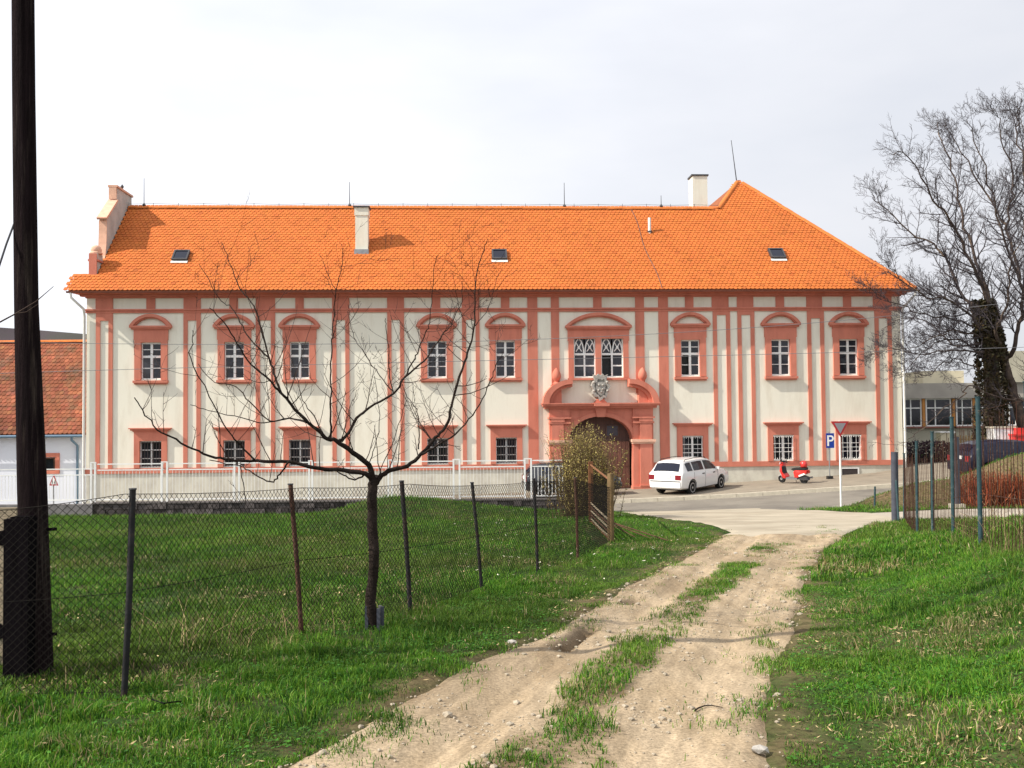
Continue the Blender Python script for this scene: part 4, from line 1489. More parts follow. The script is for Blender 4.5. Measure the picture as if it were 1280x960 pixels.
def chainlink(mb, p0, p1, h0, h1, cell=.052, r=.0019, lift=.03, sag=.015):
    """diamond wires clipped to the panel between two posts (p0,p1 feet)"""
    p0, p1 = Vector(p0), Vector(p1)
    L_ = (p1 - p0).to_2d().length
    hh = (h0 + h1) / 2

    def P(u, w):
        f = u / L_
        hh_ = (h0 + (h1 - h0) * f) - sag * math.sin(math.pi * f)
        return p0 + (p1 - p0) * f + Vector((0, 0, lift + w * (hh_ - lift) / hh))
    n_ = int((L_ + hh) / cell) + 1
    for s in (1, -1):
        for i in range(n_):
            u0 = i * cell - (hh if s > 0 else 0)
            # line u = u0 + w (s>0), u = u0 - w (s<0)
            w0, w1 = 0.0, hh
            if s > 0:
                w0, w1 = max(0, -u0), min(hh, L_ - u0)
                q = lambda w: (u0 + w, w)
            else:
                w0, w1 = max(0, u0 - L_), min(hh, u0)
                q = lambda w: (u0 - w, w)
            if w1 - w0 > .01:
                k = 3
                mb.tube([P(*q(w0 + (w1 - w0) * j / k)) + Vector((0, rnd.uniform(-.002, .002), 0)) for j in range(k + 1)], r, 3, cap=False)
    for w in (.0, .5 * hh, hh):
        mb.tube([P(L_ * j / 6, w) for j in range(7)], r * 1.3, 3, cap=False)


posts = [((155, 872), (166, 611), 'postgrey', .021), ((377, 800), (363, 605), 'rust', .020), ((513, 767), (502, 601), 'postgrey', .022), ((602, 735), (590, 603), 'postgrey', .019), ((672, 717), (667, 598), 'postgrey', .020), ((722, 700), (719, 597), 'rust', .020)]
fen = thing('chain_link_fence', 'sagging chain-link fence on thin leaning steel posts along the left of the track', 'fence', gp(377, 800))
fo = fen.location.copy()
feet, tops = [], []
for b_, t_, mt, r_ in posts:
    f = gp(*b_)
    tp = at(t_[0], t_[1], f.y + .03)
    feet.append(f)
    tops.append(tp)
    m = MB().tube([f - fo - (tp - f) * .08, f - fo + (tp - f) * .5 + Vector((.006, 0, 0)), tp - fo], r_, 8)
    o = m.build('post', M[mt], fen, smooth=50)
    if mt == 'rust':
        o['label'] = 'rusty brown post'
    MB().tube([tp - fo + Vector((0, 0, -.006)), tp - fo + Vector((0, 0, .004))], r_ + .004, 8).build('post_cap', M['darkmetal'], fen)
gateB, gateA = gp(762, 676), gp(739, 655)
gateB.x += .02
pole_f = gp(47, 851)
left_f = gp(-60, 880)
seq = [(left_f, 1.15), (feet[0], (tops[0] - feet[0]).z)] + [(feet[i], (tops[i] - feet[i]).z) for i in range(1, 6)] + [(gateB, 1.05)]
for (a, ha), (b, hb) in zip(seq[:-1], seq[1:]):
    m = MB()
    far = a.y > 9
    chainlink(m, a - fo, b - fo, ha - .03, hb - .03, .052 if a.y < 9 else .062, .0019 if a.y < 7.2 else .0023)
    m.build('wire_mesh', M['wire'], fen, fix=False)

# pale board leaning behind the pole at the left edge
bd = thing('board_panel', 'pale weathered board panel with dark holes standing behind the tarred pole', 'panel', gp(2, 838))
bo_ = bd.location
top_ = at(0, 640, bo_.y).z - bo_.z
for i in range(5):
    a = -.80 + i * .18
    MB().box(a + .004, a + .176, 0, .028 + .006 * (i % 2), -.05, top_ + .03 * (i % 3)).build('board', M['board'], bd)
MB().box(-.8, .1, .035, .08, top_ * .82, top_ * .88).build('batten', M['wooddark'], bd)
for x, z in ((-.005, top_ * .83), (-.02, top_ * .22)):
    MB().lathe([(.055, -.012), (.055, .004)], 9, (x, 0, z), 'Y').build('knot_hole', M['stub'], bd)

# brown wooden-post gate panel on to the street
gt_ = thing('wooden_gate', 'brown post-and-slat gate panel with wire mesh beside the bare bush', 'gate', gateB)
go = gateB
ga = gateA - go
hB, hA = at(762, 592, gateB.y).z - go.z, at(739, 577, gateA.y).z - go.z
MB().tube([(0, 0, -.2), (.01, 0, hB)], [.066, .06], 10).build('post', M['woodpale'], gt_, smooth=50)
MB().box(ga.x - .055, ga.x + .055, ga.y - .055, ga.y + .055, ga.z - .2, hA).build('post', M['wood'], gt_)


def gpnt(f, z):
    b0, t0 = Vector((0, 0, 0)), Vector((0, 0, hB - .10))
    b1, t1 = ga.copy(), Vector((ga.x, ga.y, hA - .05))
    return (b0 + (b1 - b0) * f) * (1 - z) + (t0 + (t1 - t0) * f) * z


for z, r_ in ((.98, .022), (.03, .02)):
    MB().tube([gpnt(0, z), gpnt(.5, z), gpnt(1, z)], r_, 6).build('gate_rail', M['wood'], gt_)
for k in range(5):
    z = .07 + k * .065
    m = MB()
    m.tube([gpnt(.0, z), gpnt(.5, z + rnd.uniform(-.01, .01)), gpnt(1, z + .01)], .024, 4)
    m.build('slat', M['wooddark' if k % 2 else 'board'], gt_)
m = MB()
chainlink(m, (0, 0, 0), ga, hB - .1, hA - .05, .11, .0018)
m.build('wire_mesh', M['wire'], gt_, fix=False)
for k in range(3):
    a, b = gpnt(.45, .02) + Vector((.05, 0, 0)), gpnt(.25 - .1 * k, .02) + Vector((.55 + .25 * k, -.4, 0))
    zz = hz(go.x + b.x, go.y + b.y) - go.z
    MB().tube([a + Vector((0, 0, .25)), (b.x, b.y, zz + .02)], .012, 5).build('brace', M['wooddark'], gt_)

# ------------------------------------------------------------------ utility pole
pf = pole_f
ul = thing('utility_pole', 'tall tarred wooden utility pole bolted to a black timber stub at the left', 'utility pole', pf)
b0 = at(50, 851, pf.y) - pf
pts = []
for (x0, x1, y) in ((31, 68, 851), (27, 62, 740), (23, 57.5, 610), (19, 47, 380), (16.5, 43, 120), (15.5, 41.5, -40), (11, 36, -700)):
    pts.append((at((x0 + x1) / 2, y, pf.y) - pf, (at(x1, y, pf.y) - at(x0, y, pf.y)).length / 2))
pts[0] = (pts[0][0] - Vector((0, 0, .25)), pts[0][1])
m = MB().tube([p for p, _ in pts], [r_ for _, r_ in pts], 16)
m.build('pole', M['pole'], ul, smooth=50)
sx0, sx1 = at(15.5, 740, pf.y - .08).x - pf.x, at(45, 740, pf.y - .08).x - pf.x
st_t = at(30, 647, pf.y - .1).z - pf.z
MB().box(sx0, sx1, -.20, -.03, -.2, st_t).box(sx0 + .03, sx1 - .01, -.17, -.05, st_t, st_t + .012).build('stub', M['stub'], ul)
for y in (662, 793):
    q = at(63, y, pf.y) - pf
    MB().tube([q + Vector((-.05, 0, 0)), q + Vector((.045, -.01, .005))], .012, 6).build('bolt', M['stub'], ul)
sp = at(22, 268, pf.y) - pf
MB().tube([sp, at(8, 305, pf.y - .1) - pf, at(-14, 372, pf.y - .2) - pf], .007, 5).build('guy_wire', M['darkmetal'], ul)
tw_ = MB()
tw_.tube([at(-10, 408, pf.y - .3) - pf, at(20, 392, pf.y - .3) - pf, at(45, 377, pf.y - .28) - pf, at(67, 358, pf.y - .25) - pf], [.006, .005, .004, .002], 5)
tw_.tube([at(20, 392, pf.y - .3) - pf, at(33, 390, pf.y - .3) - pf, at(48, 380, pf.y - .32) - pf], [.004, .003, .002], 5)
o = tw_.build('bare_twig', M['twig'], None, pf)
tag(o, 'bare twig caught on the utility pole', 'twig')

# ------------------------------------------------------------------ overhead cables
for lab, pts in (('thin grey cable sagging across the upper windows of the long house', [(90, 427), (380, 430), (540, 428), (700, 424), (860, 419), (960, 407), (1120, 392), (1290, 372)]),
                 ('thin grey cable running level just above the window sills', [(90, 464.5), (380, 455), (700, 449), (820, 446.5), (1045, 441), (1290, 433)])):
    P_ = [at(x, y, 36.5) for x, y in pts]
    P_ = [P_[0] + (P_[0] - P_[1])] + P_ + [P_[-1] + (P_[-1] - P_[-2]) * 1.0]
    # resample smoothly
    xs_ = np.array([p.x for p in P_]); zs_ = np.array([p.z for p in P_])
    co_ = np.polyfit(xs_, zs_, 3)
    Q = [(x, 36.5, float(np.polyval(co_, x))) for x in np.linspace(xs_[0], xs_[-1], 40)]
    tag(MB().tube(Q, .0095, 5).build('overhead_cable', M['cable']), lab, 'cable')

# ------------------------------------------------------------------ trees


RMIN = .0021


def grow(mb, p, d, L_, r, depth, n_side, bias, spread, seg=4, kids=(5, 7), ratio=.5, droop=0.0, lists=None, taper=.35):
    """a crooked branch with side branches; returns nothing, fills mb (or lists[depth])"""
    tgt = lists[depth] if lists else mb
    pts, rad = [p], [r]
    cur, dd = Vector(p), Vector(d).normalized()
    for i in range(seg):
        j = Vector((rnd.gauss(0, 1), rnd.gauss(0, 1), rnd.gauss(0, 1))) * spread * .35
        dd = (dd + j + bias * .22 + Vector((0, 0, -droop))).normalized()
        cur = cur + dd * (L_ / seg)
        pts.append(cur)
        rad.append(r * (1 - (1 - taper) * (i + 1) / seg))
    tgt.tube(pts, rad, n_side if r > .006 else 3, cap=False)
    if depth <= 0:
        return
    k = rnd.randint(*kids)
    for i in range(k):
        f = (i + rnd.uniform(.5, 1.0)) / k
        f = .15 + .85 * f
        x = f * seg
        a = min(int(x), seg - 1)
        q = pts[a].lerp(pts[a + 1], min(1, x - a)) if isinstance(pts[a], Vector) else Vector(pts[a]).lerp(pts[a + 1], min(1, x - a))
        t = (Vector(pts[a + 1]) - Vector(pts[a])).normalized()
        s = Vector((rnd.gauss(0, 1), rnd.gauss(0, 1), rnd.gauss(0, 1)))
        s = (s - t * s.dot(t)).normalized()
        nd = t * rnd.uniform(.4, .9) + s * rnd.uniform(.6, 1.0)
        grow(mb, q, nd, L_ * ratio * rnd.uniform(.6, 1.25) * (1 - .4 * f), max(r * .55 * (1 - .4 * f), RMIN), depth - 1, max(3, n_side - 1), bias, spread, max(2, seg - 1), kids, ratio, droop, lists, taper)


def smooth_path(pts, n=4):
    """Catmull-Rom through the points"""
    P_ = [Vector(p) for p in pts]
    P_ = [P_[0] * 2 - P_[1]] + P_ + [P_[-1] * 2 - P_[-2]]
    out = []
    for i in range(1, len(P_) - 2):
        for k in range(n):
            t = k / n
            a, b, c, d = P_[i - 1], P_[i], P_[i + 1], P_[i + 2]
            out.append(.5 * ((2 * b) + (c - a) * t + (2 * a - 5 * b + 4 * c - d) * t * t + (3 * b - a - 3 * c + d) * t ** 3))
    out.append(P_[-2])
    return out


# the small fruit tree in front of the house
tf_ = gp(468, 790)
ft = thing('fruit_tree', 'bare pruned fruit tree with a forked trunk standing at the chain-link fence', 'tree', tf_)
D0 = tf_.y


def limb(pxs, y0, y1, r0, r1, name='limb', twigs=6, tl=.5, n=8, tmat='bark'):
    ps = [at(x, y, D0 + y0 + (y1 - y0) * i / (len(pxs) - 1)) - tf_ for i, (x, y) in enumerate(pxs)]
    sp_ = smooth_path(ps, 4)
    for q in sp_[1:-1]:
        q += Vector((rnd.gauss(0, .004), rnd.gauss(0, .01), rnd.gauss(0, .004)))
    N_ = len(sp_)
    rad = [(r0 * .74 + (r1 * .80 - r0 * .74) * (i / (N_ - 1))) * (1 + .07 * rnd.uniform(-1, 1)) for i in range(N_)] if name == 'trunk' else [(r0 * .86 + (r1 * 1.3 - r0 * .86) * (i / (N_ - 1)) ** .55) * (1 + .07 * rnd.uniform(-1, 1)) for i in range(N_)]
    twigs = int(twigs * .9)
    MB().tube(sp_, rad, n).build(name, M[tmat], ft, smooth=60)
    for k in range(twigs):
        f = rnd.uniform(.12, 1)
        i = min(int(f * (N_ - 1)), N_ - 2)
        q = sp_[i]
        t = (sp_[i + 1] - sp_[i]).normalized()
        s = Vector((rnd.gauss(0, 1), rnd.gauss(0, 1), abs(rnd.gauss(.8, .6))))
        s = (s - t * s.dot(t)).normalized()
        grow(tw, q, t * rnd.uniform(.1, .5) + s, tl * rnd.uniform(.35, 1.2), min(.0056, rad[i] * .55), 2 if rnd.random() < .5 else 1, 4, Vector((0, 0, .75)), .17, 4, (1, 4), .5, 0, None, .40)


tw = MB()
limb([(467, 797), (464, 740), (468, 700), (465, 650), (466, 612), (468, 596)], 0, 0, .062, .050, 'trunk', 0, n=14)
limb([(467, 606), (461, 582), (441, 565), (420, 551), (406, 546), (386, 529), (365, 506), (351, 491)], 0, -.45, .036, .0085, twigs=12)
limb([(351, 491), (337, 475), (313, 455), (297, 430), (280, 404), (262, 385)], -.45, -.8, .013, .003, twigs=12)
limb([(351, 491), (344, 472), (337, 448), (327, 413), (317, 382), (303, 365), (293, 345), (285, 322), (277, 303)], -.45, .1, .014, .0022, twigs=14)
limb([(337, 448), (313, 424), (300, 403), (290, 385), (276, 376), (262, 350), (249, 330)], -.3, .2, .009, .002, twigs=9)
limb([(386, 529), (362, 523), (337, 525), (313, 503), (293, 482), (269, 479), (248, 455)], -.3, .5, .011, .0025, twigs=12)
limb([(362, 523), (330, 528), (303, 523), (262, 513), (238, 506)], -.1, -.6, .007, .002, twigs=8)
limb([(466, 603), (456, 592), (420, 587), (392, 585), (361, 577), (320, 577), (293, 575), (269, 571), (241, 561), (214, 546), (197, 538), (178, 512), (168, 497)], 0, -.9, .030, .003, twigs=16, tl=.4)
limb([(456, 592), (449, 598), (440, 599), (427, 592), (418, 588)], -.05, -.3, .010, .004, twigs=3, tl=.25)
limb([(320, 577), (300, 556), (286, 540), (262, 496), (238, 448), (240, 430), (241, 413)], -.5, -1.2, .010, .002, twigs=12)
limb([(361, 577), (350, 592), (341, 602), (325, 597), (308, 586), (300, 582), (282, 580), (262, 575)], -.4, .2, .010, .003, twigs=6, tl=.3)
limb([(300, 582), (305, 610), (307, 628)], .1, .15, .005, .003, twigs=2, tl=.2)
limb([(413, 547), (413, 520), (413, 490), (413, 455), (415, 425), (416, 403), (420, 362), (427, 334), (429, 310)], -.1, -.3, .012, .002, twigs=16)
limb([(420, 362), (412, 348), (405, 331), (399, 317)], -.25, -.1, .004, .0015, twigs=4)
limb([(406, 546), (392, 520), (378, 500), (371, 470), (360, 440)], -.1, .6, .008, .002, twigs=8)
limb([(424, 552), (432, 546), (447, 523), (461, 510), (492, 492), (506, 472), (530, 451), (544, 431), (556, 415), (564, 406), (571, 390), (578, 376), (577, 352)], -.1, .5, .020, .002, twigs=18)
limb([(506, 472), (516, 452), (523, 437), (533, 415), (537, 403), (540, 369), (544, 330), (548, 318)], .2, 0, .009, .002, twigs=10)
limb([(492, 492), (482, 479), (472, 465), (461, 451), (450, 434), (441, 417), (434, 389)], .2, .8, .007, .002, twigs=10)
limb([(492, 492), (487, 470), (486, 440), (483, 412), (482, 398)], .2, -.4, .006, .002, twigs=7)
limb([(466, 612), (472, 600), (485, 589), (509, 582), (527, 568), (544, 547), (557, 534), (564, 506), (578, 461), (586, 436), (592, 413), (594, 369), (595, 345), (603, 318), (610, 298)], 0, .35, .034, .0022, twigs=22)
limb([(527, 568), (545, 558), (564, 547), (582, 530), (599, 506), (612, 479), (619, 461), (628, 440)], .05, -.7, .014, .002, twigs=14)
limb([(523, 561), (524, 545), (523, 520), (516, 505), (508, 494), (503, 480)], .05, .5, .008, .002, twigs=8)
limb([(592, 413), (581, 402), (574, 385), (569, 363), (566, 342)], .25, .1, .005, .0015, twigs=6)
limb([(594, 407), (604, 395), (612, 380), (620, 352), (628, 334)], .25, .6, .005, .0015, twigs=6)
limb([(461, 582), (466, 565), (473, 540), (474, 510), (468, 470)], -.05, .4, .006, .002, twigs=8)
limb([(441, 565), (436, 548), (425, 530), (420, 505)], -.1, -.6, .006, .002, twigs=7)
limb([(472, 602), (478, 580), (490, 555), (500, 525), (508, 500)], 0, -.5, .006, .002, twigs=8)
crown_o = tw.build('twigs', M['twig'], ft, fix=False)
gd = MB()
for k in range(7):
    a = 2 * math.pi * k / 7
    if k in (2, 5):
        continue
    x, y = .085 * math.cos(a), .085 * math.sin(a)
    MB().box(x * .8 - .014, x * .8 + .014, y * .8 - .010, y * .8 + .010, -.05, .18 + .05 * rnd.random()).build('trunk_guard_slat', M['stone' if k % 2 else 'bluegrey'], ft)

# the big tree at the right edge
DB = 40.0
TS = DB / 27.0
RMIN = .0062
bf = at(1297, 597, DB)
bt = thing('big_tree', 'large bare many-limbed tree with an ivy-clad stem rising at the right edge', 'tree', (bf.x, DB, bf.z))
bf = Vector((bf.x, DB, bf.z))
tw2, br2 = MB(), MB()


def blimb(pxs, y0, y1, r0, r1, k1=10, L1_=1.3, name='limb', bias=Vector((-.15, 0, .5)), depth=2):
    ps = [at(x, y, DB + (y0 + (y1 - y0) * i / (len(pxs) - 1)) * TS) - bf for i, (x, y) in enumerate(pxs)]
    sp_ = smooth_path(ps, 4)
    N_ = len(sp_)
    for q in sp_[1:-1]:
        q += Vector((rnd.gauss(0, .04), rnd.gauss(0, .08), rnd.gauss(0, .04)))
    rad = [(r0 + (r1 - r0) * (i / (N_ - 1)) ** .75) * TS * .60 for i in range(N_)]
    k1 = int(k1 * 2.5)
    MB().tube(sp_, rad, 8).build(name, M['bark2'], bt, smooth=60)
    for k in range(k1):
        f = (k + rnd.random()) / k1
        f = .15 + .85 * f
        i = min(int(f * (N_ - 1)), N_ - 2)
        t = (sp_[i + 1] - sp_[i]).normalized()
        s = Vector((rnd.gauss(0, 1), rnd.gauss(0, 1), rnd.gauss(0.2, 1)))
        s = (s - t * s.dot(t)).normalized()
        grow(None, sp_[i], t * rnd.uniform(.5, 1) + s * .8, TS * L1_ * .82 * rnd.uniform(.55, 1.2) * (1.15 - .55 * f), min(.034, rad[i] * .55), depth, 4, bias, .34, 5, (5, 8), .52, 0, {2: br2, 1: tw2, 0: tw2}, .4)


Z3 = lambda x, y: (1080 + x / 2.665, 100 + y / 2.665)
blimb([(1300, 600), (1290, 570), (1279, 535), (1264, 482), (1252, 440), (1243, 405), (1240, 390)], 0, 0, .30, .15, 3, 1.2, 'trunk')
blimb([(1243, 400), Z3(400, 700), Z3(350, 600), Z3(300, 480), Z3(250, 420), Z3(200, 330), Z3(130, 240), Z3(95, 250)], 0, -1.5, .10, .012, 16)
blimb([(1228, 405), Z3(350, 750), Z3(290, 640), Z3(250, 560), Z3(150, 500), Z3(60, 420), Z3(25, 380)], 0, .8, .10, .012, 18)
blimb([(1225, 410), Z3(330, 760), Z3(260, 728), Z3(200, 720), Z3(100, 640), Z3(40, 575)], -.2, -1.6, .07, .010, 16)
blimb([(1243, 398), Z3(420, 740), Z3(360, 560), Z3(320, 430), Z3(290, 300), Z3(250, 180), Z3(245, 140)], .2, 1.5, .10, .012, 16)
blimb([(1257, 458), (1267, 428), (1276, 396), Z3(530, 700), Z3(490, 590), Z3(450, 470), Z3(430, 380), Z3(370, 200), Z3(340, 130)], .5, -.8, .12, .012, 16)
blimb([Z3(520, 665), Z3(480, 500), Z3(440, 440), Z3(360, 300), Z3(310, 220), Z3(270, 150)], .5, 1.8, .08, .012, 14)
blimb([Z3(470, 500), Z3(485, 420), Z3(500, 350), Z3(460, 200), Z3(452, 120), Z3(420, 95)], .2, -1.2, .06, .01, 14)
blimb([(1250, 430), Z3(440, 820), Z3(480, 730), Z3(485, 620), Z3(530, 520), Z3(545, 400)], -.2, -1.5, .08, .012, 14)
blimb([(1279, 362), (1287, 310), Z3(535, 330), Z3(510, 180), Z3(512, 110), Z3(511, 70)], .6, .2, .08, .012, 14)
blimb([(1279, 362), (1294, 300), (1290, 240), (1281, 180), (1272, 140)], .6, 1.4, .08, .012, 12)
blimb([(1223, 422), Z3(380, 850), Z3(300, 835), Z3(250, 850), Z3(150, 895), Z3(0, 920)], 0, -1.4, .06, .008, 16, 1.1)
blimb([(1225, 430), Z3(300, 880), Z3(200, 800), Z3(150, 790), Z3(60, 830)], 0, 1.4, .05, .008, 14, 1.1)
blimb([(1228, 445), (1200, 425), (1170, 430), (1140, 455), (1118, 470)], .0, -.8, .05, .008, 14, 1.0)
blimb([(1230, 470), (1205, 452), (1180, 455), (1158, 470), (1135, 468)], .2, -2.0, .04, .008, 12, .9)
blimb([(1225, 410), (1180, 398), (1140, 388), (1105, 372), (1075, 352)], .1, -1.2, .05, .008, 14, 1.0)
blimb([(1230, 440), (1192, 436), (1150, 442), (1112, 436), (1082, 446)], -.2, -1.8, .045, .008, 14, .9)
blimb([(1290, 560), (1282, 505), (1262, 500), (1242, 494), (1213, 483), (1200, 497), (1183, 510), (1156, 532), (1140, 546), (1120, 556), (1085, 553)], -.3, -2.2, .05, .006, 10, .6, depth=1)
blimb([(1255, 520), (1240, 505), (1222, 520), (1195, 515), (1172, 528)], -.3, -1.2, .03, .006, 8, .6, depth=1)
blimb([(1279, 530), (1305, 470), (1330, 380), (1345, 300), (1350, 200)], 0, 1, .12, .012, 10)
blimb([(1279, 535), (1310, 470), (1345, 420), (1380, 360), (1400, 290)], 0, -1, .10, .012, 10)
br2.build('branches', M['twig2'], bt, fix=False, kind='stuff')
tw2.build('twigs', M['twig2'], bt, fix=False, kind='stuff')
# ivy-clad stem
isp = smooth_path([at(x, y, DB + .15) - bf for x, y in ((1240, 590), (1240, 540), (1240, 480), (1237, 430), (1232, 395), (1228, 378))], 4)
MB().tube(isp, [.36 - .14 * i / len(isp) for i in range(len(isp))], 10).build('ivy_stem', M['bark2'], bt, smooth=60)
iv = MB()
for i in range(6500):
    f = rnd.random() ** .9
    k = min(int(f * (len(isp) - 1)), len(isp) - 2)
    c = isp[k].lerp(isp[k + 1], rnd.random())
    a = rnd.uniform(0, 2 * math.pi)
    R_ = (.66 - .24 * f) * (1 + .35 * (vn(a * 2 + 5, c.z * 1.3, .6, 2) - .5)) * rnd.uniform(.85, 1.06)
    p = c + Vector((math.cos(a) * R_, math.sin(a) * R_, rnd.uniform(-.1, .1)))
    s = rnd.uniform(.04, .09)
    u_ = Vector((rnd.gauss(0, 1), rnd.gauss(0, 1), rnd.gauss(0, 1))).normalized() * s
    w_ = u_.cross(Vector((rnd.gauss(0, 1), rnd.gauss(0, 1), rnd.gauss(0, 1)))).normalized() * s * .8
    t = rnd.uniform(.5, 1.6)
    iv.add([p - u_, p + w_, p + u_ * 1.2, p - w_], [(0, 1, 2, 3)], (t * rnd.uniform(.9, 1.4), t, t * .8))
iv.build('ivy', M['ivy'], bt, fix=False, kind='stuff')

# upright bush with pale buds in front of the gate
bb = gp(728, 652)
bb = Vector((at(731, 640, 26.5).x, 26.5, hz(at(731, 640, 26.5).x, 26.5)))
bu = thing('budding_bush', 'upright twiggy bush with yellowish buds in front of the arched gate', 'bush', bb)
tb, lf = MB(), MB()
for i in range(420):
    a, rr = rnd.uniform(0, 2 * math.pi), abs(rnd.gauss(0, 1))
    bx, by = rnd.gauss(0, .27), rnd.gauss(0, .3)
    hgt = 2.75 * rnd.uniform(.35, 1.0) ** .7 * (1 - .10 * rr) * (1 - .35 * min(1.5, abs(bx)) ** 1.3)
    tip = Vector((bx * 1.5 + rnd.gauss(0, .14), by * 1.6 + rnd.gauss(0, .2), hgt))
    base = Vector((bx, by, -.05))
    mid = base.lerp(tip, .5) + Vector((rnd.gauss(0, .06), rnd.gauss(0, .06), .1))
    sp_ = smooth_path([base, mid, tip], 4)
    tb.tube(sp_, [.011 - .008 * k / 8 for k in range(9)], 3, cap=False)
    for k in range(44):
        f = rnd.uniform(.12, 1)
        q = sp_[min(int(f * 8), 7)].lerp(sp_[min(int(f * 8) + 1, 8)], rnd.random())
        sd = Vector((rnd.gauss(0, 1), rnd.gauss(0, 1), rnd.gauss(.7, .5))).normalized()
        e = q + sd * rnd.uniform(.02, .11)
        if k % 3 == 0:
            tb.tube([q, e], .0035, 3, cap=False)
        s = rnd.uniform(.011, .024)
        w_ = sd.cross(Vector((rnd.gauss(0, 1), rnd.gauss(0, 1), rnd.gauss(0, 1)))).normalized() * s * .6
        t = rnd.choice((.45, .7, 1.0, 1.25, 1.7))
        lf.add([e - sd * s, e + w_, e + sd * s * 1.4, e - w_], [(0, 1, 2, 3)], (t, t * rnd.uniform(.9, 1.05), t * rnd.uniform(.7, 1.3)))
tb.build('stems', M['bushtwig'], bu, fix=False, kind='stuff')
lf.build('buds', M['bushleaf'], bu, fix=False, kind='stuff')

# ------------------------------------------------------------------ right-hand fence of blue-green posts
rf = thing('post_fence', 'tall blue-green steel post fence with thin wire mesh beside the side lane', 'fence', gp(1190, 664))
ro = rf.location.copy()
rfeet = []
RP = [((1130, 657), (1130, 567), 23.3), ((1146.5, 663), (1145.5, 552), 18.9), ((1165.5, 662), (1165, 540), 17.2), ((1191.5, 666), (1189.5, 522), 14.6), ((1225.5, 669), (1222, 497), 12.25), ((1290, 690), (1283, 478), 9.9)]
for (b_, t_, y_) in RP:
    f = at(b_[0], b_[1], y_)
    t = at(t_[0], t_[1], y_)
    zg = hz(f.x, f.y)
    MB().tube([Vector((f.x, f.y, min(zg, f.z) - .25)) - ro, t - ro], .029 if b_[0] != 1130 else .026, 8).build('post', M['greenpost'], rf, smooth=50)
    MB().tube([t - ro, t - ro + Vector((0, 0, .012))], .038, 8).build('post_cap', M['greenpost'], rf)
    rfeet.append((f, (t - f).z))
m = MB()
for (a, ha), (b, hb) in zip(rfeet[:-1], rfeet[1:]):
    n_ = max(2, int((b - a).to_2d().length / .16))
    for i in range(1, n_):
        q = a.lerp(b, i / n_) - ro
        zz = hz(q.x + ro.x, q.y + ro.y) - ro.z
        m.tube([(q.x, q.y, zz), (q.x + rnd.gauss(0, .01), q.y, zz + (ha + (hb - ha) * i / n_) * rnd.uniform(.80, .95))], .0055, 3, cap=False)
    for w_ in (.3, .9):
        m.tube([a - ro + Vector((0, 0, ha * w_)), b - ro + Vector((0, 0, hb * w_))], .003, 3, cap=False)
m.build('wire_mesh', M['rust'], rf, fix=False)
f, t = at(1119, 656, 23.6), at(1118, 565, 23.6)
o = thing('gate_post', 'thick blue-grey gate post with a leaning green stay at the corner of the lane', 'post', f)
MB().tube([(0, 0, -.3), t - f], [.085, .08], 10).build('post_body', M['bluegrey'], o, smooth=50)
MB().tube([at(1124, 657, 23.2) - f - Vector((0, 0, .2)), at(1120, 600, 23.5) - f], .026, 6).build('stay', M['greenpost'], o)
f, t = at(1196, 631, 28.0), at(1196.5, 546, 28.0)
f.z = min(f.z, hz(f.x, f.y) + .02)
o = thing('grey_post', 'thick dark grey post standing between the lane and the red hedge', 'post', f)
MB().tube([(0, 0, -.3), (0, 0, (t - f).z)], .095, 10).build('post_body', M['bluegrey'], o, smooth=50)
MB().box(-.17, .17, -.15, .15, -.2, .10).build('footing', M['kerb'], o)
f = gp(1093, 634)
t = at(1094.5, 608, f.y)
o = MB().tube([(0, 0, -.2), (.03, 0, (t - f).z)], .03, 7).build('marker_post', M['greenpost'], None, f, smooth=50)
tag(o, 'short green marker post leaning in the grass verge', 'post')

# red leafless hedge right of the posts
hb0 = at(1203, 631, 28.9)
hd = thing('red_hedge', 'reddish leafless hedge behind the blue-green posts', 'hedge', (hb0.x, 28.9, hz(hb0.x, 28.9)))
hm = MB()
hlen = 9.0
for i in range(5200):
    u = rnd.uniform(0, hlen)
    v_ = rnd.gauss(0, .26)
    zb = hz(hb0.x + u, 28.9 + v_) - hd.location.z
    tz = at(1203 + 60, 590, 28.9).z - hd.location.z + rnd.gauss(0, .08) + .06 * math.sin(u * 2)
    b_ = Vector((u, v_, zb - .05))
    zt_ = rnd.uniform(.35, 1.0)
    t_ = Vector((u + rnd.gauss(0, .22), v_ * .8 + rnd.gauss(0, .1), zb + (tz - zb) * zt_))
    k = rnd.uniform(.35, 1.35)
    if rnd.random() < .08:
        k *= 2.2
    tt = (k, k * rnd.uniform(.8, 1.3), k * rnd.uniform(.8, 1.2))
    hm.tube([b_, b_.lerp(t_, .55) + Vector((rnd.gauss(0, .05), 0, 0)), t_], [.010, .008, .004], 3, cap=False, tint=tt)
hm.build('hedge_twigs', M['hedge'], hd, fix=False, kind='stuff')

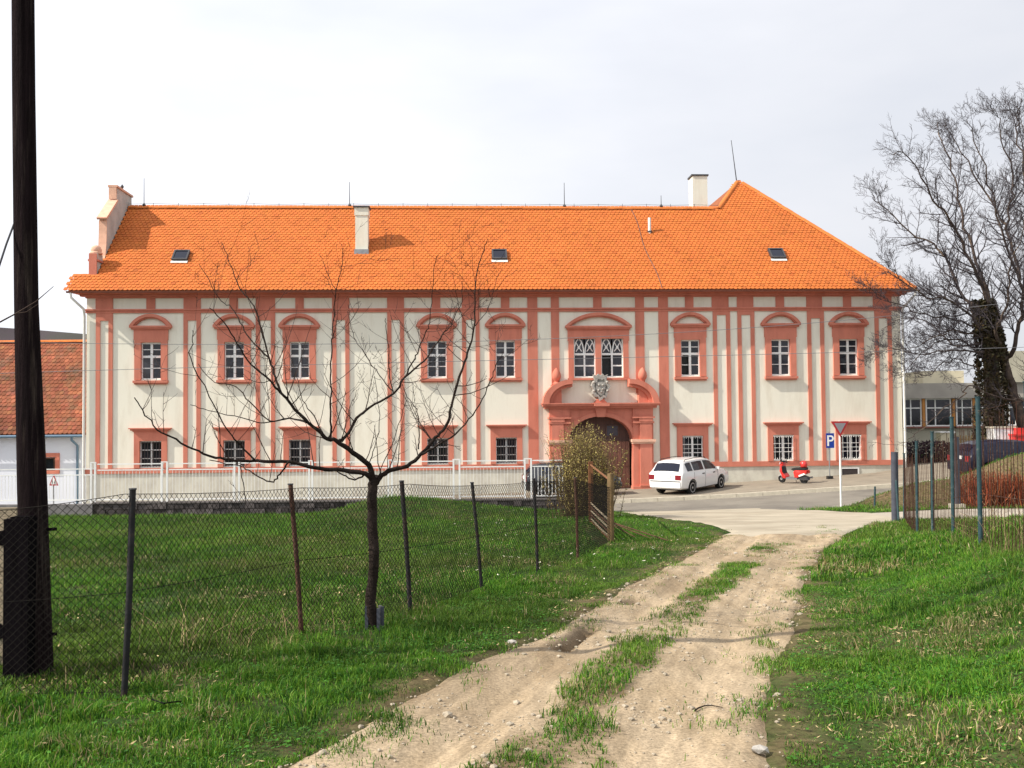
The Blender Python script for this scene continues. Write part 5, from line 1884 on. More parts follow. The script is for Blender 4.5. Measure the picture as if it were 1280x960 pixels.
# ------------------------------------------------------------------ far right: annex, wall, shrub
ay = 52.0
az = -1.2
ax0 = at(1120, 500, ay).x
an = thing('annex', 'flat-roofed grey building with white windows and ochre posts behind the big tree', 'building', (ax0, ay, az))
X = lambda px, y=500: at(px, y, ay).x - ax0
Zz = lambda py: at(1170, py, ay).z - az
f0, f1, f2, f3 = Zz(562), Zz(533), Zz(498), Zz(479)
xe = X(1400)
MB().box(0, xe, 0.25, 9, 0, f0).box(0, xe, .24, .5, f0, f1).box(0, .05, .25, 9, f1, f2).box(xe - .2, xe, .25, 9, f1, f2).box(.05, xe - .2, .9, 1.1, f1, f2).build('wall', M['olive'], an)
MB().box(-.1, xe + .1, -.1, 9.2, f2, f3).build('fascia', M['annex'], an)
MB().box(X(1160), X(1212), .6, 5, f3, Zz(463)).build('upper_storey', M['cream2'], an)
for a, b in ((1131, 1153), (1158, 1190), (1196, 1217), (1220, 1243), (1257, 1272), (1274, 1300)):
    x0, x1 = X(a), X(b)
    wf = MB().box(x0, x0 + .07, .12, .22, f1, f2).box(x1 - .07, x1, .12, .22, f1, f2).box(x0 + .07, x1 - .07, .12, .22, f1, f1 + .07).box(x0 + .07, x1 - .07, .12, .22, f2 - .07, f2)
    xm, zm = x0 + (x1 - x0) * .38, f1 + (f2 - f1) * .66
    wf.box(xm - .03, xm + .03, .13, .21, f1 + .07, f2 - .07).box(x0 + .07, x1 - .07, .135, .205, zm - .03, zm + .03)
    w = wf.build('window', M['white'], an)
    for q in ((x0 + .07, xm - .03, f1 + .07, zm - .03), (xm + .03, x1 - .07, f1 + .07, zm - .03), (x0 + .07, xm - .03, zm + .03, f2 - .07), (xm + .03, x1 - .07, zm + .03, f2 - .07)):
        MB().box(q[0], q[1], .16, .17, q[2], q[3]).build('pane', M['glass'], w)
    MB().box(x0 - .05, x1 + .05, .02, .235, f1 - .09, f1 - .004).build('sill', M['gutter'], w)
for a in (1155, 1192.5, 1218, 1250):
    MB().box(X(a - 1.6), X(a + 1.6), .05, .23, f1, f2).build('mullion_post', M['ochre'], an)
MB().box(X(1247), X(1310), -.3, .2, f3 + .01, Zz(440)).build('rear_block', M['olive'], an)

# white gate pillar and picket fence
wy = 47.0
p0 = at(1182, 592, wy)
o = thing('gate_pillar', 'pale rendered gate pillar seen between the blue-green posts', 'pillar', p0)
MB().box(-.30, .30, -.25, .25, -.4, at(1182, 541, wy).z - p0.z).build('shaft', M['cream2'], o)
MB().box(-.36, .36, -.31, .31, at(1182, 541, wy).z - p0.z, at(1182, 541, wy).z - p0.z + .07).build('cap', M['white'], o)
p0 = at(1197, 570, wy + .3)
o = thing('picket_fence', 'ochre picket fence beside the pale gate pillar', 'fence', p0)
ht = at(1205, 545, wy).z - p0.z
for i in range(14):
    MB().box(i * .13, i * .13 + .06, -.02, .02, -.3, ht + .03 * (i % 2)).build('picket', mat('picket_wood', (.36, .26, .12), .8, .2, 5) if i == 0 else bpy.data.materials['picket_wood'], o)
for z in (.15, ht * .8):
    MB().box(-.05, 1.85, .021, .05, z, z + .06).build('rail', bpy.data.materials['picket_wood'], o)
# dark shrub row in front of annex
p0 = at(1158, 578, 45.5)
o = thing('dark_shrub', 'dark purplish clipped shrub in front of the annex windows', 'shrub', p0)
sh_ = MB()
for i in range(2600):
    u = rnd.uniform(-1.35, 1.3)
    v_ = rnd.gauss(0, .35)
    z_ = rnd.uniform(-.1, .98) * (1 - .12 * (u / 1.3) ** 2) * 1.02
    s = rnd.uniform(.03, .075)
    q = Vector((u, v_, z_))
    u_ = Vector((rnd.gauss(0, 1), rnd.gauss(0, 1), rnd.gauss(0, 1))).normalized() * s
    w_ = u_.cross(Vector((rnd.gauss(0, 1), rnd.gauss(0, 1), rnd.gauss(0, 1)))).normalized() * s * .7
    t = rnd.uniform(.5, 1.5)
    sh_.add([q - u_, q + w_, q + u_, q - w_], [(0, 1, 2, 3)], (t, t, t))
sh_.build('shrub_leaves', mat('dark_purple_leaf', (.040, .020, .030), .8, .3, 5, tint=True), o, fix=False, kind='stuff')
st_ = MB()
for i in range(12):
    st_.tube([(-1.2 + i * .22, 0, -.3), (-1.2 + i * .22 + rnd.gauss(0, .05), 0, .7)], .02, 4)
st_.build('shrub_stems', M['twig2'], o, fix=False)

# white box and red bin by the annex
p0 = at(1252, 560, 38.9)
o = thing('white_cabinet', 'white street cabinet behind the dark parked car at the right', 'cabinet', p0)
MB().box(-.42, .42, -.3, .3, -.6, at(1252, 535, 38.9).z - p0.z).build('cabinet_body', M['white'], o)
MB().box(-.46, .46, -.35, .35, at(1252, 535, 38.9).z - p0.z, at(1252, 535, 38.9).z - p0.z + .06).build('cabinet_lid', M['kerb'], o)
for s in (-1, 1):
    MB().box(s * .21 - .19, s * .21 + .19, -.315, -.3, -.1, at(1252, 535, 38.9).z - p0.z - .1).build('cabinet_door', M['white'], o)
p0 = at(1273, 560, 38.5)
o = thing('red_bin', 'red bin with a stepped lid beside the white cabinet', 'bin', p0)
ht = at(1270, 532, 38.6).z - p0.z
MB().box(-.30, .30, -.3, .25, -.6, ht * .62).build('bin_body', M['red'], o)
MB().box(-.13, .14, -.2, .2, ht * .62, ht * .9).build('bin_hood', M['red'], o)
MB().box(-.34, .34, -.34, .29, ht * .56, ht * .64).build('bin_rim', M['red'], o)

# ------------------------------------------------------------------ signs
f = gp(1052, 636)
f.y = 31.0
f = Vector((at(1052, 636, 31).x, 31.0, hz(at(1052, 636, 31).x, 31.0)))
yd = thing('give_way_sign', 'red-bordered inverted triangle give-way sign on a pale pole in the verge', 'sign', f, R(4))
pt = at(1053, 526.5, 31).z - f.z
MB().tube([(0, .035, -.3), (0, .035, pt + .02)], .032, 10).build('pole', M['pipe'], yd, smooth=50)
sl_ = at(1064.3, 527, 31).x - at(1041.7, 527, 31).x
hgt = sl_ * .88
tri = lambda s: [(0, pt - hgt + (hgt * .667 * (1 - s)) * 1.0 + 0), (sl_ / 2 * s, pt - hgt * .333 * (1 - s)), (-sl_ / 2 * s, pt - hgt * .333 * (1 - s))]
ob = MB().prism(tri(1.0), -.012, .012).build('panel', M['signred'], yd)
MB().prism(tri(.66), -.016, -.0125).build('panel_field', M['signgrey'], yd)
MB().box(-.06, .06, .0, .075, pt - .22, pt - .16).build('clamp', M['metal'], yd)

f = at(1037.5, 598, 42.3)
ps_ = thing('parking_sign', 'blue parking sign with a white letter P on a thin pole at the house wall', 'sign', f, R(3))
zt_ = at(1038, 541.5, 42.3).z - f.z
zb_ = at(1038, 560, 42.3).z - f.z
pwid = (at(1043.3, 550, 42.3).x - at(1033, 550, 42.3).x) / 2
MB().tube([(0, .03, -.2), (0, .03, zt_ + .06)], .028, 8).build('pole', M['metal'], ps_, smooth=50)
MB().box(-.11, .11, -.08, .14, -.1, .10).build('foot', M['black'], ps_)
MB().box(-pwid + .03, pwid + .03, -.012, .0, zb_, zt_).build('panel', M['signblue'], ps_)
cvs = bpy.data.curves.new('letter', 'FONT')
cvs.body = 'P'
cvs.align_x = 'CENTER'
cvs.size = (zt_ - zb_) * 1.02
cvs.extrude = .002
cvs.offset = .006
cvs.materials.append(M['white'])
lt = bpy.data.objects.new('letter', cvs)
COL.objects.link(lt)
bpy.context.view_layer.update()
lme = bpy.data.meshes.new_from_object(lt.evaluated_get(bpy.context.evaluated_depsgraph_get()))
bpy.data.objects.remove(lt)
lt = inst('letter', lme)
lt.parent = ps_
lt.rotation_euler = (R(90), 0, 0)
lt.location = (.03, -.0155, zb_ + (zt_ - zb_) * .15)

f = at(67, 634, 40)
ws = thing('children_warning_sign', 'small red-bordered warning triangle with two walking figures by the white house', 'sign', Vector((f.x, 40, -2.3)))
zt_ = at(65, 592.5, 40).z + 2.3
zb_ = at(65, 607, 40).z + 2.3
w2_ = (at(71, 600, 40).x - at(59.5, 600, 40).x) / 2
MB().tube([(0, .03, -.2), (-.03, .03, zt_ - .02)], .026, 8).build('pole', M['metal'], ws, smooth=50)
MB().prism([(-w2_, zb_), (w2_, zb_), (0, zt_)], -.01, .01).build('panel', M['signred'], ws)
MB().prism([(-w2_ * .66, zb_ + .055), (w2_ * .66, zb_ + .055), (0, zt_ - .11)], -.014, -.0105).build('panel_field', M['white'], ws)
for x, s in ((-.05, 1.0), (.05, .85)):
    MB().prism([(x - .022, zb_ + .07), (x - .004, zb_ + .07), (x, zb_ + .12), (x + .01, zb_ + .07), (x + .028, zb_ + .07), (x + .018, zb_ + .20 * s), (x - .016, zb_ + .20 * s)], -.018, -.0145).lathe([(.017, -.018), (.017, -.0145)], 8, (x, 0, zb_ + .20 * s + .02), 'Y').build('figure', M['black'], ws)

# ------------------------------------------------------------------ cars


M['lamp'] = mat('dark_red_lens', (.20, .012, .018), .2, .05, 5, 0, 10, .6)


def interp_stations(ST, x):
    A = np.array(ST)
    return [float(np.interp(x, A[:, 0], A[:, k])) for k in range(1, 7)]


def make_car(name, label, ST, paint, loc, rz, wb, wheel_r=.30, glass_x=(-1.95, -1.72), side=((-1.62, -1.20), (-1.10, -.28), (-.16, .80)), ws_x=(.40, .98), scale=1.0, tilt=0.0, rack=True, group=None, plate=True, cat='car'):
    root = thing(name, label, cat, loc, rz, group)
    root.rotation_euler = (0, -tilt, rz)
    root.scale = (scale,) * 3

    def prof(x):
        zl, zb, zt, wl, wb_, wt = interp_stations(ST, x)
        zmid = zl + (zb - zl) * .55
        h = [(0, zl), (wl * .85, zl), (wl * .97, zl + .06), (wl, zl + (zb - zl) * .3), (wl * 1.012, zmid), (wb_ + .0, zb - .03), (wb_ - .015, zb)]
        top = [(wb_ * .5 + wt * .5 - .0, zb + (zt - zb) * .52), (wt + .03, zt - min(.055, (zt - zb) * .3)), (wt * .92, zt - min(.02, (zt - zb) * .12)), (wt * .5, zt + .008), (0, zt + .014)]
        return h + top
    xs_ = np.unique(np.concatenate([np.array([s[0] for s in ST]), np.linspace(ST[0][0], ST[-1][0], 60)]))
    rows = []
    for x in xs_:
        hp_ = prof(x)
        rows.append([(x, y, z) for y, z in hp_] + [(x, -y, z) for y, z in hp_[-2:0:-1]])
    n_ = len(rows[0])
    m = MB()
    for r_ in rows:
        m.v += r_
    for i in range(len(rows) - 1):
        for k in range(n_):
            q = (k + 1) % n_
            m.f.append((i * n_ + k, i * n_ + q, (i + 1) * n_ + q, (i + 1) * n_ + k))
    m.f.append(tuple(range(n_)))
    m.f.append(tuple(range((len(rows) - 1) * n_, len(rows) * n_)))
    body = m.build('body', paint, root, smooth=38)
    # wheel arches cut out
    cut = MB()
    for x in (-wb[0], wb[1]):
        for s in (-1, 1):
            cut.lathe([(wheel_r * 1.20, 0), (wheel_r * 1.20, .36)], 24, (x, (.56 if s > 0 else -.92), wheel_r + .015), 'Y')
    co_ = cut.build('arch_cutter', M['black'], root)
    bm_ = body.modifiers.new('arch', 'BOOLEAN')
    bm_.object = co_
    bm_.operation = 'DIFFERENCE'
    bm_.solver = 'EXACT'
    bpy.context.view_layer.update()
    dg = bpy.context.evaluated_depsgraph_get()
    nm = bpy.data.meshes.new_from_object(body.evaluated_get(dg))
    body.modifiers.clear()
    body.data = nm
    nm.name = 'body'
    nm.materials.clear()
    nm.materials.append(paint)
    nm.materials.append(M['black'])
    nm.shade_smooth()
    nm.set_sharp_from_angle(angle=R(38))
    bpy.data.objects.remove(co_)
    # underbody shadow pan
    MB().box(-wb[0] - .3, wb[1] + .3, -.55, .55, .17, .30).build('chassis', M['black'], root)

    def side_pt(x, f, s, off=.012):
        """f 0..1 from the belt to the roof edge"""
        p = prof(x)
        a, b, c = p[6], p[7], p[8]
        q = (a[0] + (b[0] - a[0]) * f * 2, a[1] + (b[1] - a[1]) * f * 2) if f < .5 else (b[0] + (c[0] - b[0]) * (f - .5) * 2, b[1] + (c[1] - b[1]) * (f - .5) * 2)
        return (x, s * (q[0] + off), q[1] + .004)
    for s in (-1, 1):
        for x0, x1 in side:
            g_ = MB()
            N_ = 8
            cols = []
            for i in range(N_ + 1):
                x = x0 + (x1 - x0) * i / N_
                cols.append([side_pt(x, f, s) for f in (.09, .35, .60, .84)])
            for c in cols:
                g_.v += c
            for i in range(N_):
                for k in range(3):
                    g_.f.append((i * 4 + k, i * 4 + k + 1, (i + 1) * 4 + k + 1, (i + 1) * 4 + k))
            g_.build('side_window', M['carglass'], root)
        for xh in (-.36, .55):
            p = prof(xh)[5]
            MB().box(xh - .09, xh + .09, s * (p[0] + .0) - .02, s * (p[0] + .0) + .02, p[1] - .10, p[1] - .06).build('door_handle', M['black'], root)
        # mirror, bumper trim, lamps
        xm = side[-1][1] - .02
        p = prof(xm)[6]
        MB().box(xm - .06, xm + .06, min(s * p[0], s * (p[0] + .17)), max(s * p[0], s * (p[0] + .17)), p[1] + .0, p[1] + .12).build('mirror', M['black'] if s > 0 else paint, root)
        xr_ = ST[0][0]
        pz = prof(xr_ + .10)
        MB().box(xr_ - .0, xr_ + .22, s * (pz[5][0] - .17) - .11, s * (pz[5][0] - .17) + .16, .66, .86).build('tail_lamp', M['lamp'], root)
        for xs2 in (-1.14, -.22, .86):
            pr_ = prof(xs2)
            MB().tube([(xs2 + .02 * (k_ > 3), s * (pr_[k_][0] + .002), pr_[k_][1]) for k_ in (2, 3, 4, 5, 6)], .006, 4).build('door_seam', M['black'], root)
        xf = ST[-1][0]
        MB().box(xf - .30, xf - .06, s * .58 - .12, s * .58 + .12, .55, .70).build('headlight', M['alloy'], root)
        for x in (-wb[0], wb[1]):
            w = MB().lathe([(wheel_r * .62, -.095), (wheel_r * .93, -.10), (wheel_r, -.07), (wheel_r, .07), (wheel_r * .93, .10), (wheel_r * .62, .095)], 24, (0, 0, 0), 'Y').build('wheel', M['rubber'], root, (x, s * .71, wheel_r), smooth=40)
            rm = MB()
            rm.lathe([(wheel_r * .66, -.075), (wheel_r * .66, .075)], 20, (0, 0, 0), 'Y')
            rm.build('wheel_well', M['black'], w)
            sp = MB()
            for k in range(7):
                a = 2 * math.pi * k / 7
                ca_, sa_ = math.cos(a), math.sin(a)
                q = s * .090
                t1, t2 = wheel_r * .10, wheel_r * .60
                wd = wheel_r * .085
                sp.add([(ca_ * t1 - sa_ * wd, q, sa_ * t1 + ca_ * wd), (ca_ * t1 + sa_ * wd, q, sa_ * t1 - ca_ * wd), (ca_ * t2 + sa_ * wd * 1.4, q, sa_ * t2 - ca_ * wd * 1.4), (ca_ * t2 - sa_ * wd * 1.4, q, sa_ * t2 + ca_ * wd * 1.4), (ca_ * t1 - sa_ * wd, q * .8, sa_ * t1 + ca_ * wd), (ca_ * t1 + sa_ * wd, q * .8, sa_ * t1 - ca_ * wd), (ca_ * t2 + sa_ * wd * 1.4, q * .8, sa_ * t2 - ca_ * wd * 1.4), (ca_ * t2 - sa_ * wd * 1.4, q * .8, sa_ * t2 + ca_ * wd * 1.4)], [(0, 1, 2, 3), (7, 6, 5, 4), (0, 4, 5, 1), (1, 5, 6, 2), (2, 6, 7, 3), (3, 7, 4, 0)])
            sp.lathe([(wheel_r * .18, s * .07), (wheel_r * .16, s * .096)], 12, (0, 0, 0), 'Y')
            sp.arc([(wheel_r * .68 * math.cos(t), wheel_r * .68 * math.sin(t)) for t in np.linspace(0, 2 * math.pi, 21)], [(wheel_r * .59 * math.cos(t), wheel_r * .59 * math.sin(t)) for t in np.linspace(0, 2 * math.pi, 21)], s * .08, s * .100)
            sp.build('rim', M['alloy'], w)
        if rack:
            P_ = [(x, s * (prof(x)[8][0] - .02), prof(x)[8][1] + .075) for x in np.linspace(-1.45, .15, 8)]
            P_ = [(P_[0][0] - .1, P_[0][1], P_[0][2] - .08)] + P_ + [(P_[-1][0] + .1, P_[-1][1], P_[-1][2] - .08)]
            MB().tube(P_, .014, 6).build('roof_rail', M['black'], root)
    # front and rear screens
    for nm_, (x0, x1), sg in (('rear_window', glass_x, -1), ('windscreen', ws_x, 1)):
        g_ = MB()
        N_ = 8
        for i in range(N_ + 1):
            x = x0 + (x1 - x0) * i / N_
            p = prof(x)
            for j in range(9):
                f = -1 + 2 * j / 8
                y = f * (p[9][0] * 1.0)
                z = float(np.interp(abs(y), [0, p[10][0], p[9][0]], [p[11][1], p[10][1], p[9][1]]))
                g_.v.append((x + sg * .012, y, z + .012))
        for i in range(N_):
            for j in range(8):
                g_.f.append((i * 9 + j, i * 9 + j + 1, (i + 1) * 9 + j + 1, (i + 1) * 9 + j))
        g_.build(nm_, M['carglass'], root)
    x0 = ST[0][0]
    MB().box(x0 - .035, x0 + .06, -.70, .70, .585, .615).build('bumper_strip', M['black'], root)
    MB().box(x0 - .03, x0 + .12, -.72, .72, .34, .585).build('bumper', paint, root)
    if plate:
        MB().box(x0 - .012, x0 + .10, -.26, .26, .74, .86).build('number_plate', M['pipe'] if paint == M['carwhite'] else M['white'], root)
    return root


WAG = [(-2.11, .36, .60, .66, .70, .74, .64), (-2.09, .30, .80, .90, .77, .79, .66), (-2.04, .27, .92, .99, .80, .80, .66), (-1.93, .26, .93, 1.13, .81, .81, .64), (-1.78, .25, .94, 1.33, .82, .815, .59),
       (-1.66, .24, .94, 1.40, .82, .815, .575), (-1.45, .22, .94, 1.435, .82, .815, .57), (-.6, .2, .93, 1.465, .82, .815, .58), (.1, .2, .915, 1.45, .82, .815, .58), (.42, .2, .905, 1.40, .82, .815, .585),
       (.75, .2, .895, 1.20, .82, .81, .60), (1.02, .2, .885, 1.015, .82, .80, .63), (1.2, .2, .865, .935, .82, .79, .64), (1.6, .21, .81, .865, .81, .77, .62), (1.92, .24, .72, .76, .78, .71, .56), (2.06, .28, .60, .64, .71, .62, .5), (2.11, .33, .50, .54, .62, .55, .44)]
# white estate car: rear wheel and front wheel feet give its position and heading
rw, fw_ = gp(850.5, 618), gp(900, 609.5)
cxy = Vector((7.06, 40.15))
hdg = R(50)
c_ = Vector((6.95, 40.75))
slope = .05
wc = make_car('white_estate_car', 'white estate car parked on the pavement right of the arched gate', WAG, M['carwhite'], (7.28, 40.75, float(street(7.28)) - .02), R(50), (1.27, 1.19), .295, glass_x=(-2.03, -1.79), scale=.95, tilt=.035)
HAT = [(-1.95, .36, .60, .66, .70, .74, .60), (-1.92, .30, .80, .92, .77, .79, .62), (-1.85, .27, .90, 1.02, .80, .80, .62), (-1.62, .25, .92, 1.26, .81, .81, .58), (-1.35, .22, .92, 1.37, .81, .805, .56), (-.6, .2, .91, 1.42, .81, .805, .57), (.1, .2, .90, 1.40, .81, .805, .57), (.42, .2, .89, 1.34, .81, .80, .58),
       (.75, .2, .88, 1.15, .81, .80, .60), (1.02, .2, .87, .99, .81, .79, .62), (1.2, .2, .85, .92, .81, .78, .63), (1.6, .21, .79, .85, .80, .76, .61), (1.85, .24, .70, .74, .77, .70, .56), (1.97, .30, .55, .59, .68, .6, .5)]
cx = (at(655, 600, 40.8).x + at(774, 600, 40.8).x) / 2
make_car('black_hatchback', 'black hatchback half hidden by the white railing and the budding bush', HAT, M['carblack'], (cx, 40.8, float(street(cx))), R(6), (1.22, 1.22), .295, glass_x=(-1.83, -1.50), side=((-1.30, -.98), (-.9, -.18), (-.08, .78)), rack=False, tilt=.02)
cx = at(1262, 560, 36.3).x
make_car('dark_blue_car', 'dark navy car parked behind the grass bank below the annex', HAT, M['carnavy'], (cx, 36.3, hz(cx, 36.3) + .01), R(4), (1.22, 1.22), .295, glass_x=(-1.83, -1.50), side=((-1.30, -.98), (-.9, -.18), (-.08, .78)), rack=False, scale=1.0, tilt=0.0)

# ------------------------------------------------------------------ scooter
sc0 = at(992, 606, 41.3)
sr = thing('motor_scooter', 'red and white motor scooter with a red helmet parked on the pavement', 'scooter', (sc0.x, 41.3, float(street(sc0.x)) - .005), R(180 - 48))
sr.rotation_euler = (R(-6), 0, R(180 - 48))
sr.scale = (.86, .86, .86)
for x, r_ in ((.62, .20), (-.58, .21)):
    w = MB().lathe([(r_ * .55, -.05), (r_ * .9, -.055), (r_, -.02), (r_, .02), (r_ * .9, .055), (r_ * .55, .05)], 20, (0, 0, 0), 'Y').build('wheel', M['rubber'], sr, (x, 0, r_), smooth=45)
    m = MB()
    for k in range(5):
        a = 2 * math.pi * k / 5
        m.tube([(0, 0, 0), (math.cos(a) * r_ * .6, 0, math.sin(a) * r_ * .6)], .022, 5)
    m.lathe([(.06, -.06), (.06, .06)], 10, (0, 0, 0), 'Y')
    m.build('rim', M['alloy'], w)


def slab(prof_, w, name, mt, tap=1.0, sm=40):
    n_ = len(prof_)
    cx_, cz_ = sum(p[0] for p in prof_) / n_, sum(p[1] for p in prof_) / n_
    m_ = MB()
    rings = []
    for y, k in ((-w, .86), (-w * .8, 1), (w * .8, 1), (w, .86)):
        rings.append([(cx_ + (x - cx_) * k, y, cz_ + (z - cz_) * k) for x, z in prof_])
    for r_ in rings:
        m_.v += r_
    for i in range(3):
        for k in range(n_):
            q = (k + 1) % n_
            m_.f.append((i * n_ + k, i * n_ + q, (i + 1) * n_ + q, (i + 1) * n_ + k))
    m_.f += [tuple(range(n_)), tuple(range(3 * n_, 4 * n_))]
    return m_.build(name, M[mt], sr, smooth=sm)


slab([(.30, .22), (.46, .24), (.62, .60), (.58, .86), (.50, .88), (.47, .55), (.28, .32)], .19, 'front_shield', 'red')
slab([(.44, .40), (.485, .55), (.50, .80), (.46, .80), (.40, .46)], .16, 'inner_shield', 'black')
slab([(-.30, .20), (.34, .20), (.34, .29), (-.30, .29)], .17, 'footboard', 'metal')
slab([(-.86, .66), (-.80, .50), (-.62, .42), (-.30, .28), (-.16, .30), (-.12, .56), (-.2, .66)], .17, 'rear_body', 'red')
slab([(-.78, .47), (-.40, .33), (-.38, .42), (-.74, .55)], .178, 'side_stripe', 'white')
slab([(-.78, .67), (-.10, .62), (.0, .68), (-.05, .74), (-.45, .78), (-.78, .78)], .15, 'seat', 'black')
slab([(-.86, .18), (-.40, .16), (-.36, .34), (-.60, .40), (-.80, .34)], .12, 'engine', 'darkmetal')
slab([(.46, .36), (.62, .43), (.80, .34), (.80, .30), (.62, .37), (.48, .30)], .09, 'front_mudguard', 'alloy')
MB().tube([(.62, .06, .20), (.56, .06, .5), (.47, 0, .92)], .022, 6).tube([(.62, -.06, .20), (.56, -.06, .5), (.47, 0, .92)], .022, 6).build('fork', M['metal'], sr)
MB().tube([(.40, -.32, .98), (.47, -.12, .95), (.47, .12, .95), (.40, .32, .98)], .020, 6).build('handlebar', M['black'], sr)
slab([(.40, .86), (.58, .84), (.62, .92), (.52, 1.02), (.42, 1.0)], .13, 'headset', 'red')
MB().lathe([(.02, .10), (.07, .075), (.075, .05), (.05, .02)], 12, (.60, 0, .92), 'X').build('headlamp', M['alloy'], sr)
for s in (-1, 1):
    MB().tube([(.44, s * .22, .97), (.43, s * .26, 1.12)], .008, 5).box(.41, .44, s * .27 - .06, s * .27 + .06, 1.10, 1.18).build('mirror', M['black'], sr)
MB().tube([(-.50, -.15, .22), (-.95, -.17, .30)], [.035, .045], 8).build('exhaust', M['metal'], sr)
MB().box(-.90, -.85, -.07, .07, .52, .62).build('tail_lamp', M['redlight'], sr)
MB().tube([(-.05, -.10, .22), (-.02, -.24, .02)], .012, 5).build('side_stand', M['darkmetal'], sr)
slab([(.30, 1.03), (.52, 1.02), (.56, 1.07), (.34, 1.08)], .12, 'windshield', 'black')
q = sr.location
hl = thing('crash_helmet', 'round red crash helmet resting on the tail of the scooter', 'helmet', sr.matrix_basis @ Vector((-.62, 0, .79)), R(180 - 48))
hl.scale = (.88, .88, .88)
hm_ = MB()
hm_.lathe([(.10, 0), (.145, .01), (.165, .07), (.17, .14), (.15, .22), (.105, .275), (.05, .30), (.005, .305)], 18)
hm_.build('shell', M['red'], hl, smooth=60)
vz = MB()
vz.v = [(.172 * math.cos(a), .172 * math.sin(a), z) for z in (.07, .12, .17) for a in np.linspace(-1.1, 1.1, 9)]
vz.f = [(i * 9 + j, i * 9 + j + 1, (i + 1) * 9 + j + 1, (i + 1) * 9 + j) for i in range(2) for j in range(8)]
vz.build('visor', M['carglass'], hl)

# ------------------------------------------------------------------ grass, litter, stones
PAL = np.array([[.072, .205, .013], [.115, .250, .018], [.042, .145, .010], [.150, .255, .026], [.022, .080, .007]])
STRAW = np.array([[.42, .33, .16], [.30, .23, .10], [.50, .42, .24]])


def blades(name, x, y, hmin, hmax, wid, label, dry=.05, lean=.5, dark=1.0, hscale=None):
    n = len(x)
    z = H(x, y) - .01
    a = npr.uniform(0, 2 * math.pi, n)
    ln = npr.uniform(.1, lean, n)
    la = npr.uniform(0, 2 * math.pi, n)
    h = npr.uniform(hmin, hmax, n) * (.35 + .7 * vn(x, y, .45, 2) + .7 * ss(.3, .75, vn(x, y, .16, 6)))
    if hscale is not None:
        h = h * hscale
    w = wid * npr.uniform(.7, 1.3, n)
    wx, wy = np.cos(a) * w / 2, np.sin(a) * w / 2
    lx, ly = np.cos(la) * ln * h, np.sin(la) * ln * h
    V = np.empty((n, 5, 3), np.float32)
    V[:, 0] = np.stack([x - wx, y - wy, z], -1)
    V[:, 1] = np.stack([x + wx, y + wy, z], -1)
    V[:, 2] = np.stack([x + wx * .8 + lx * .4, y + wy * .8 + ly * .4, z + h * .6], -1)
    V[:, 3] = np.stack([x - wx * .8 + lx * .4, y - wy * .8 + ly * .4, z + h * .6], -1)
    V[:, 4] = np.stack([x + lx, y + ly, z + h * (1 - .35 * ln)], -1)
    base = (np.arange(n) * 5)[:, None]
    loops = np.concatenate([base + np.array([0, 1, 2, 3]), base + np.array([3, 2, 4])], 1).ravel()
    starts = np.stack([np.arange(n) * 7, np.arange(n) * 7 + 4], 1).ravel()
    me = bpy.data.meshes.new(name)
    me.vertices.add(n * 5)
    me.vertices.foreach_set('co', V.ravel())
    me.loops.add(n * 7)
    me.loops.foreach_set('vertex_index', loops.astype(np.int32))
    me.polygons.add(n * 2)
    me.polygons.foreach_set('loop_start', starts.astype(np.int32))
    me.update(calc_edges=True)
    c = PAL[npr.integers(0, len(PAL), n)] * (1 + .15 * npr.standard_normal((n, 1)))
    pn = vn(x, y, 1.7, 5) * .6 + vn(x, y, .5, 6) * .4
    c = c * (.45 + 1.1 * pn)[:, None] * dark
    yel = ss(.5, .75, vn(x, y, 2.3, 1))[:, None]
    c = c * (1 - .35 * yel) + np.array([.13, .16, .03]) * .35 * yel
    dm = npr.random(n) < dry * (.25 + 3.2 * ss(.52, .78, vn(x, y, .8, 7) * .6 + vn(x, y, .25, 3) * .4))
    c[dm] = STRAW[npr.integers(0, 3, dm.sum())] * npr.uniform(.6, 1.1, (dm.sum(), 1))
    cc = np.ones((n, 5, 4), np.float32)
    cc[:, :, :3] = np.clip(c, .004, 1)[:, None, :]
    at_ = me.attributes.new('tint', 'FLOAT_COLOR', 'POINT')
    at_.data.foreach_set('color', cc.ravel())
    me.materials.append(M['grass'])
    return tag(inst(name, me), label, 'grass', kind='stuff')


def scatter(x0, x1, y0, y1, dens, keep):
    n = int((x1 - x0) * (y1 - y0) * dens)
    x, y = npr.uniform(x0, x1, n), npr.uniform(y0, y1, n)
    k = keep(x, y)
    # only what a camera near this one could see
    k &= np.abs(x) < .58 * y + 2.2
    return x[k], y[k]


def fence_x(y):
    ys_ = [0] + [f.y for f in feet] + [gateB.y, gateA.y, 40]
    xs_ = [feet[0].x - .37 * feet[0].y] + [f.x for f in feet] + [gateB.x, gateA.x, gateA.x]
    return np.interp(y, ys_, xs_)


def cat2(parts):
    return np.concatenate([p[0] for p in parts]), np.concatenate([p[1] for p in parts])


not_paved = lambda x, y: ~paved(x, y)
right = lambda x, y: not_paved(x, y) & (x > (xl(y) + xr(y)) / 2)
lverge = lambda x, y: not_paved(x, y) & (x <= (xl(y) + xr(y)) / 2) & (x > fence_x(y) - .05)
meadow = lambda x, y: not_paved(x, y) & (x <= fence_x(y) - .05)
clump = lambda x, y: npr.random(len(x)) < (.22 + 1.1 * ss(.25, .65, vn(x, y, .22, 3) * .6 + vn(x, y, .9, 4) * .4))

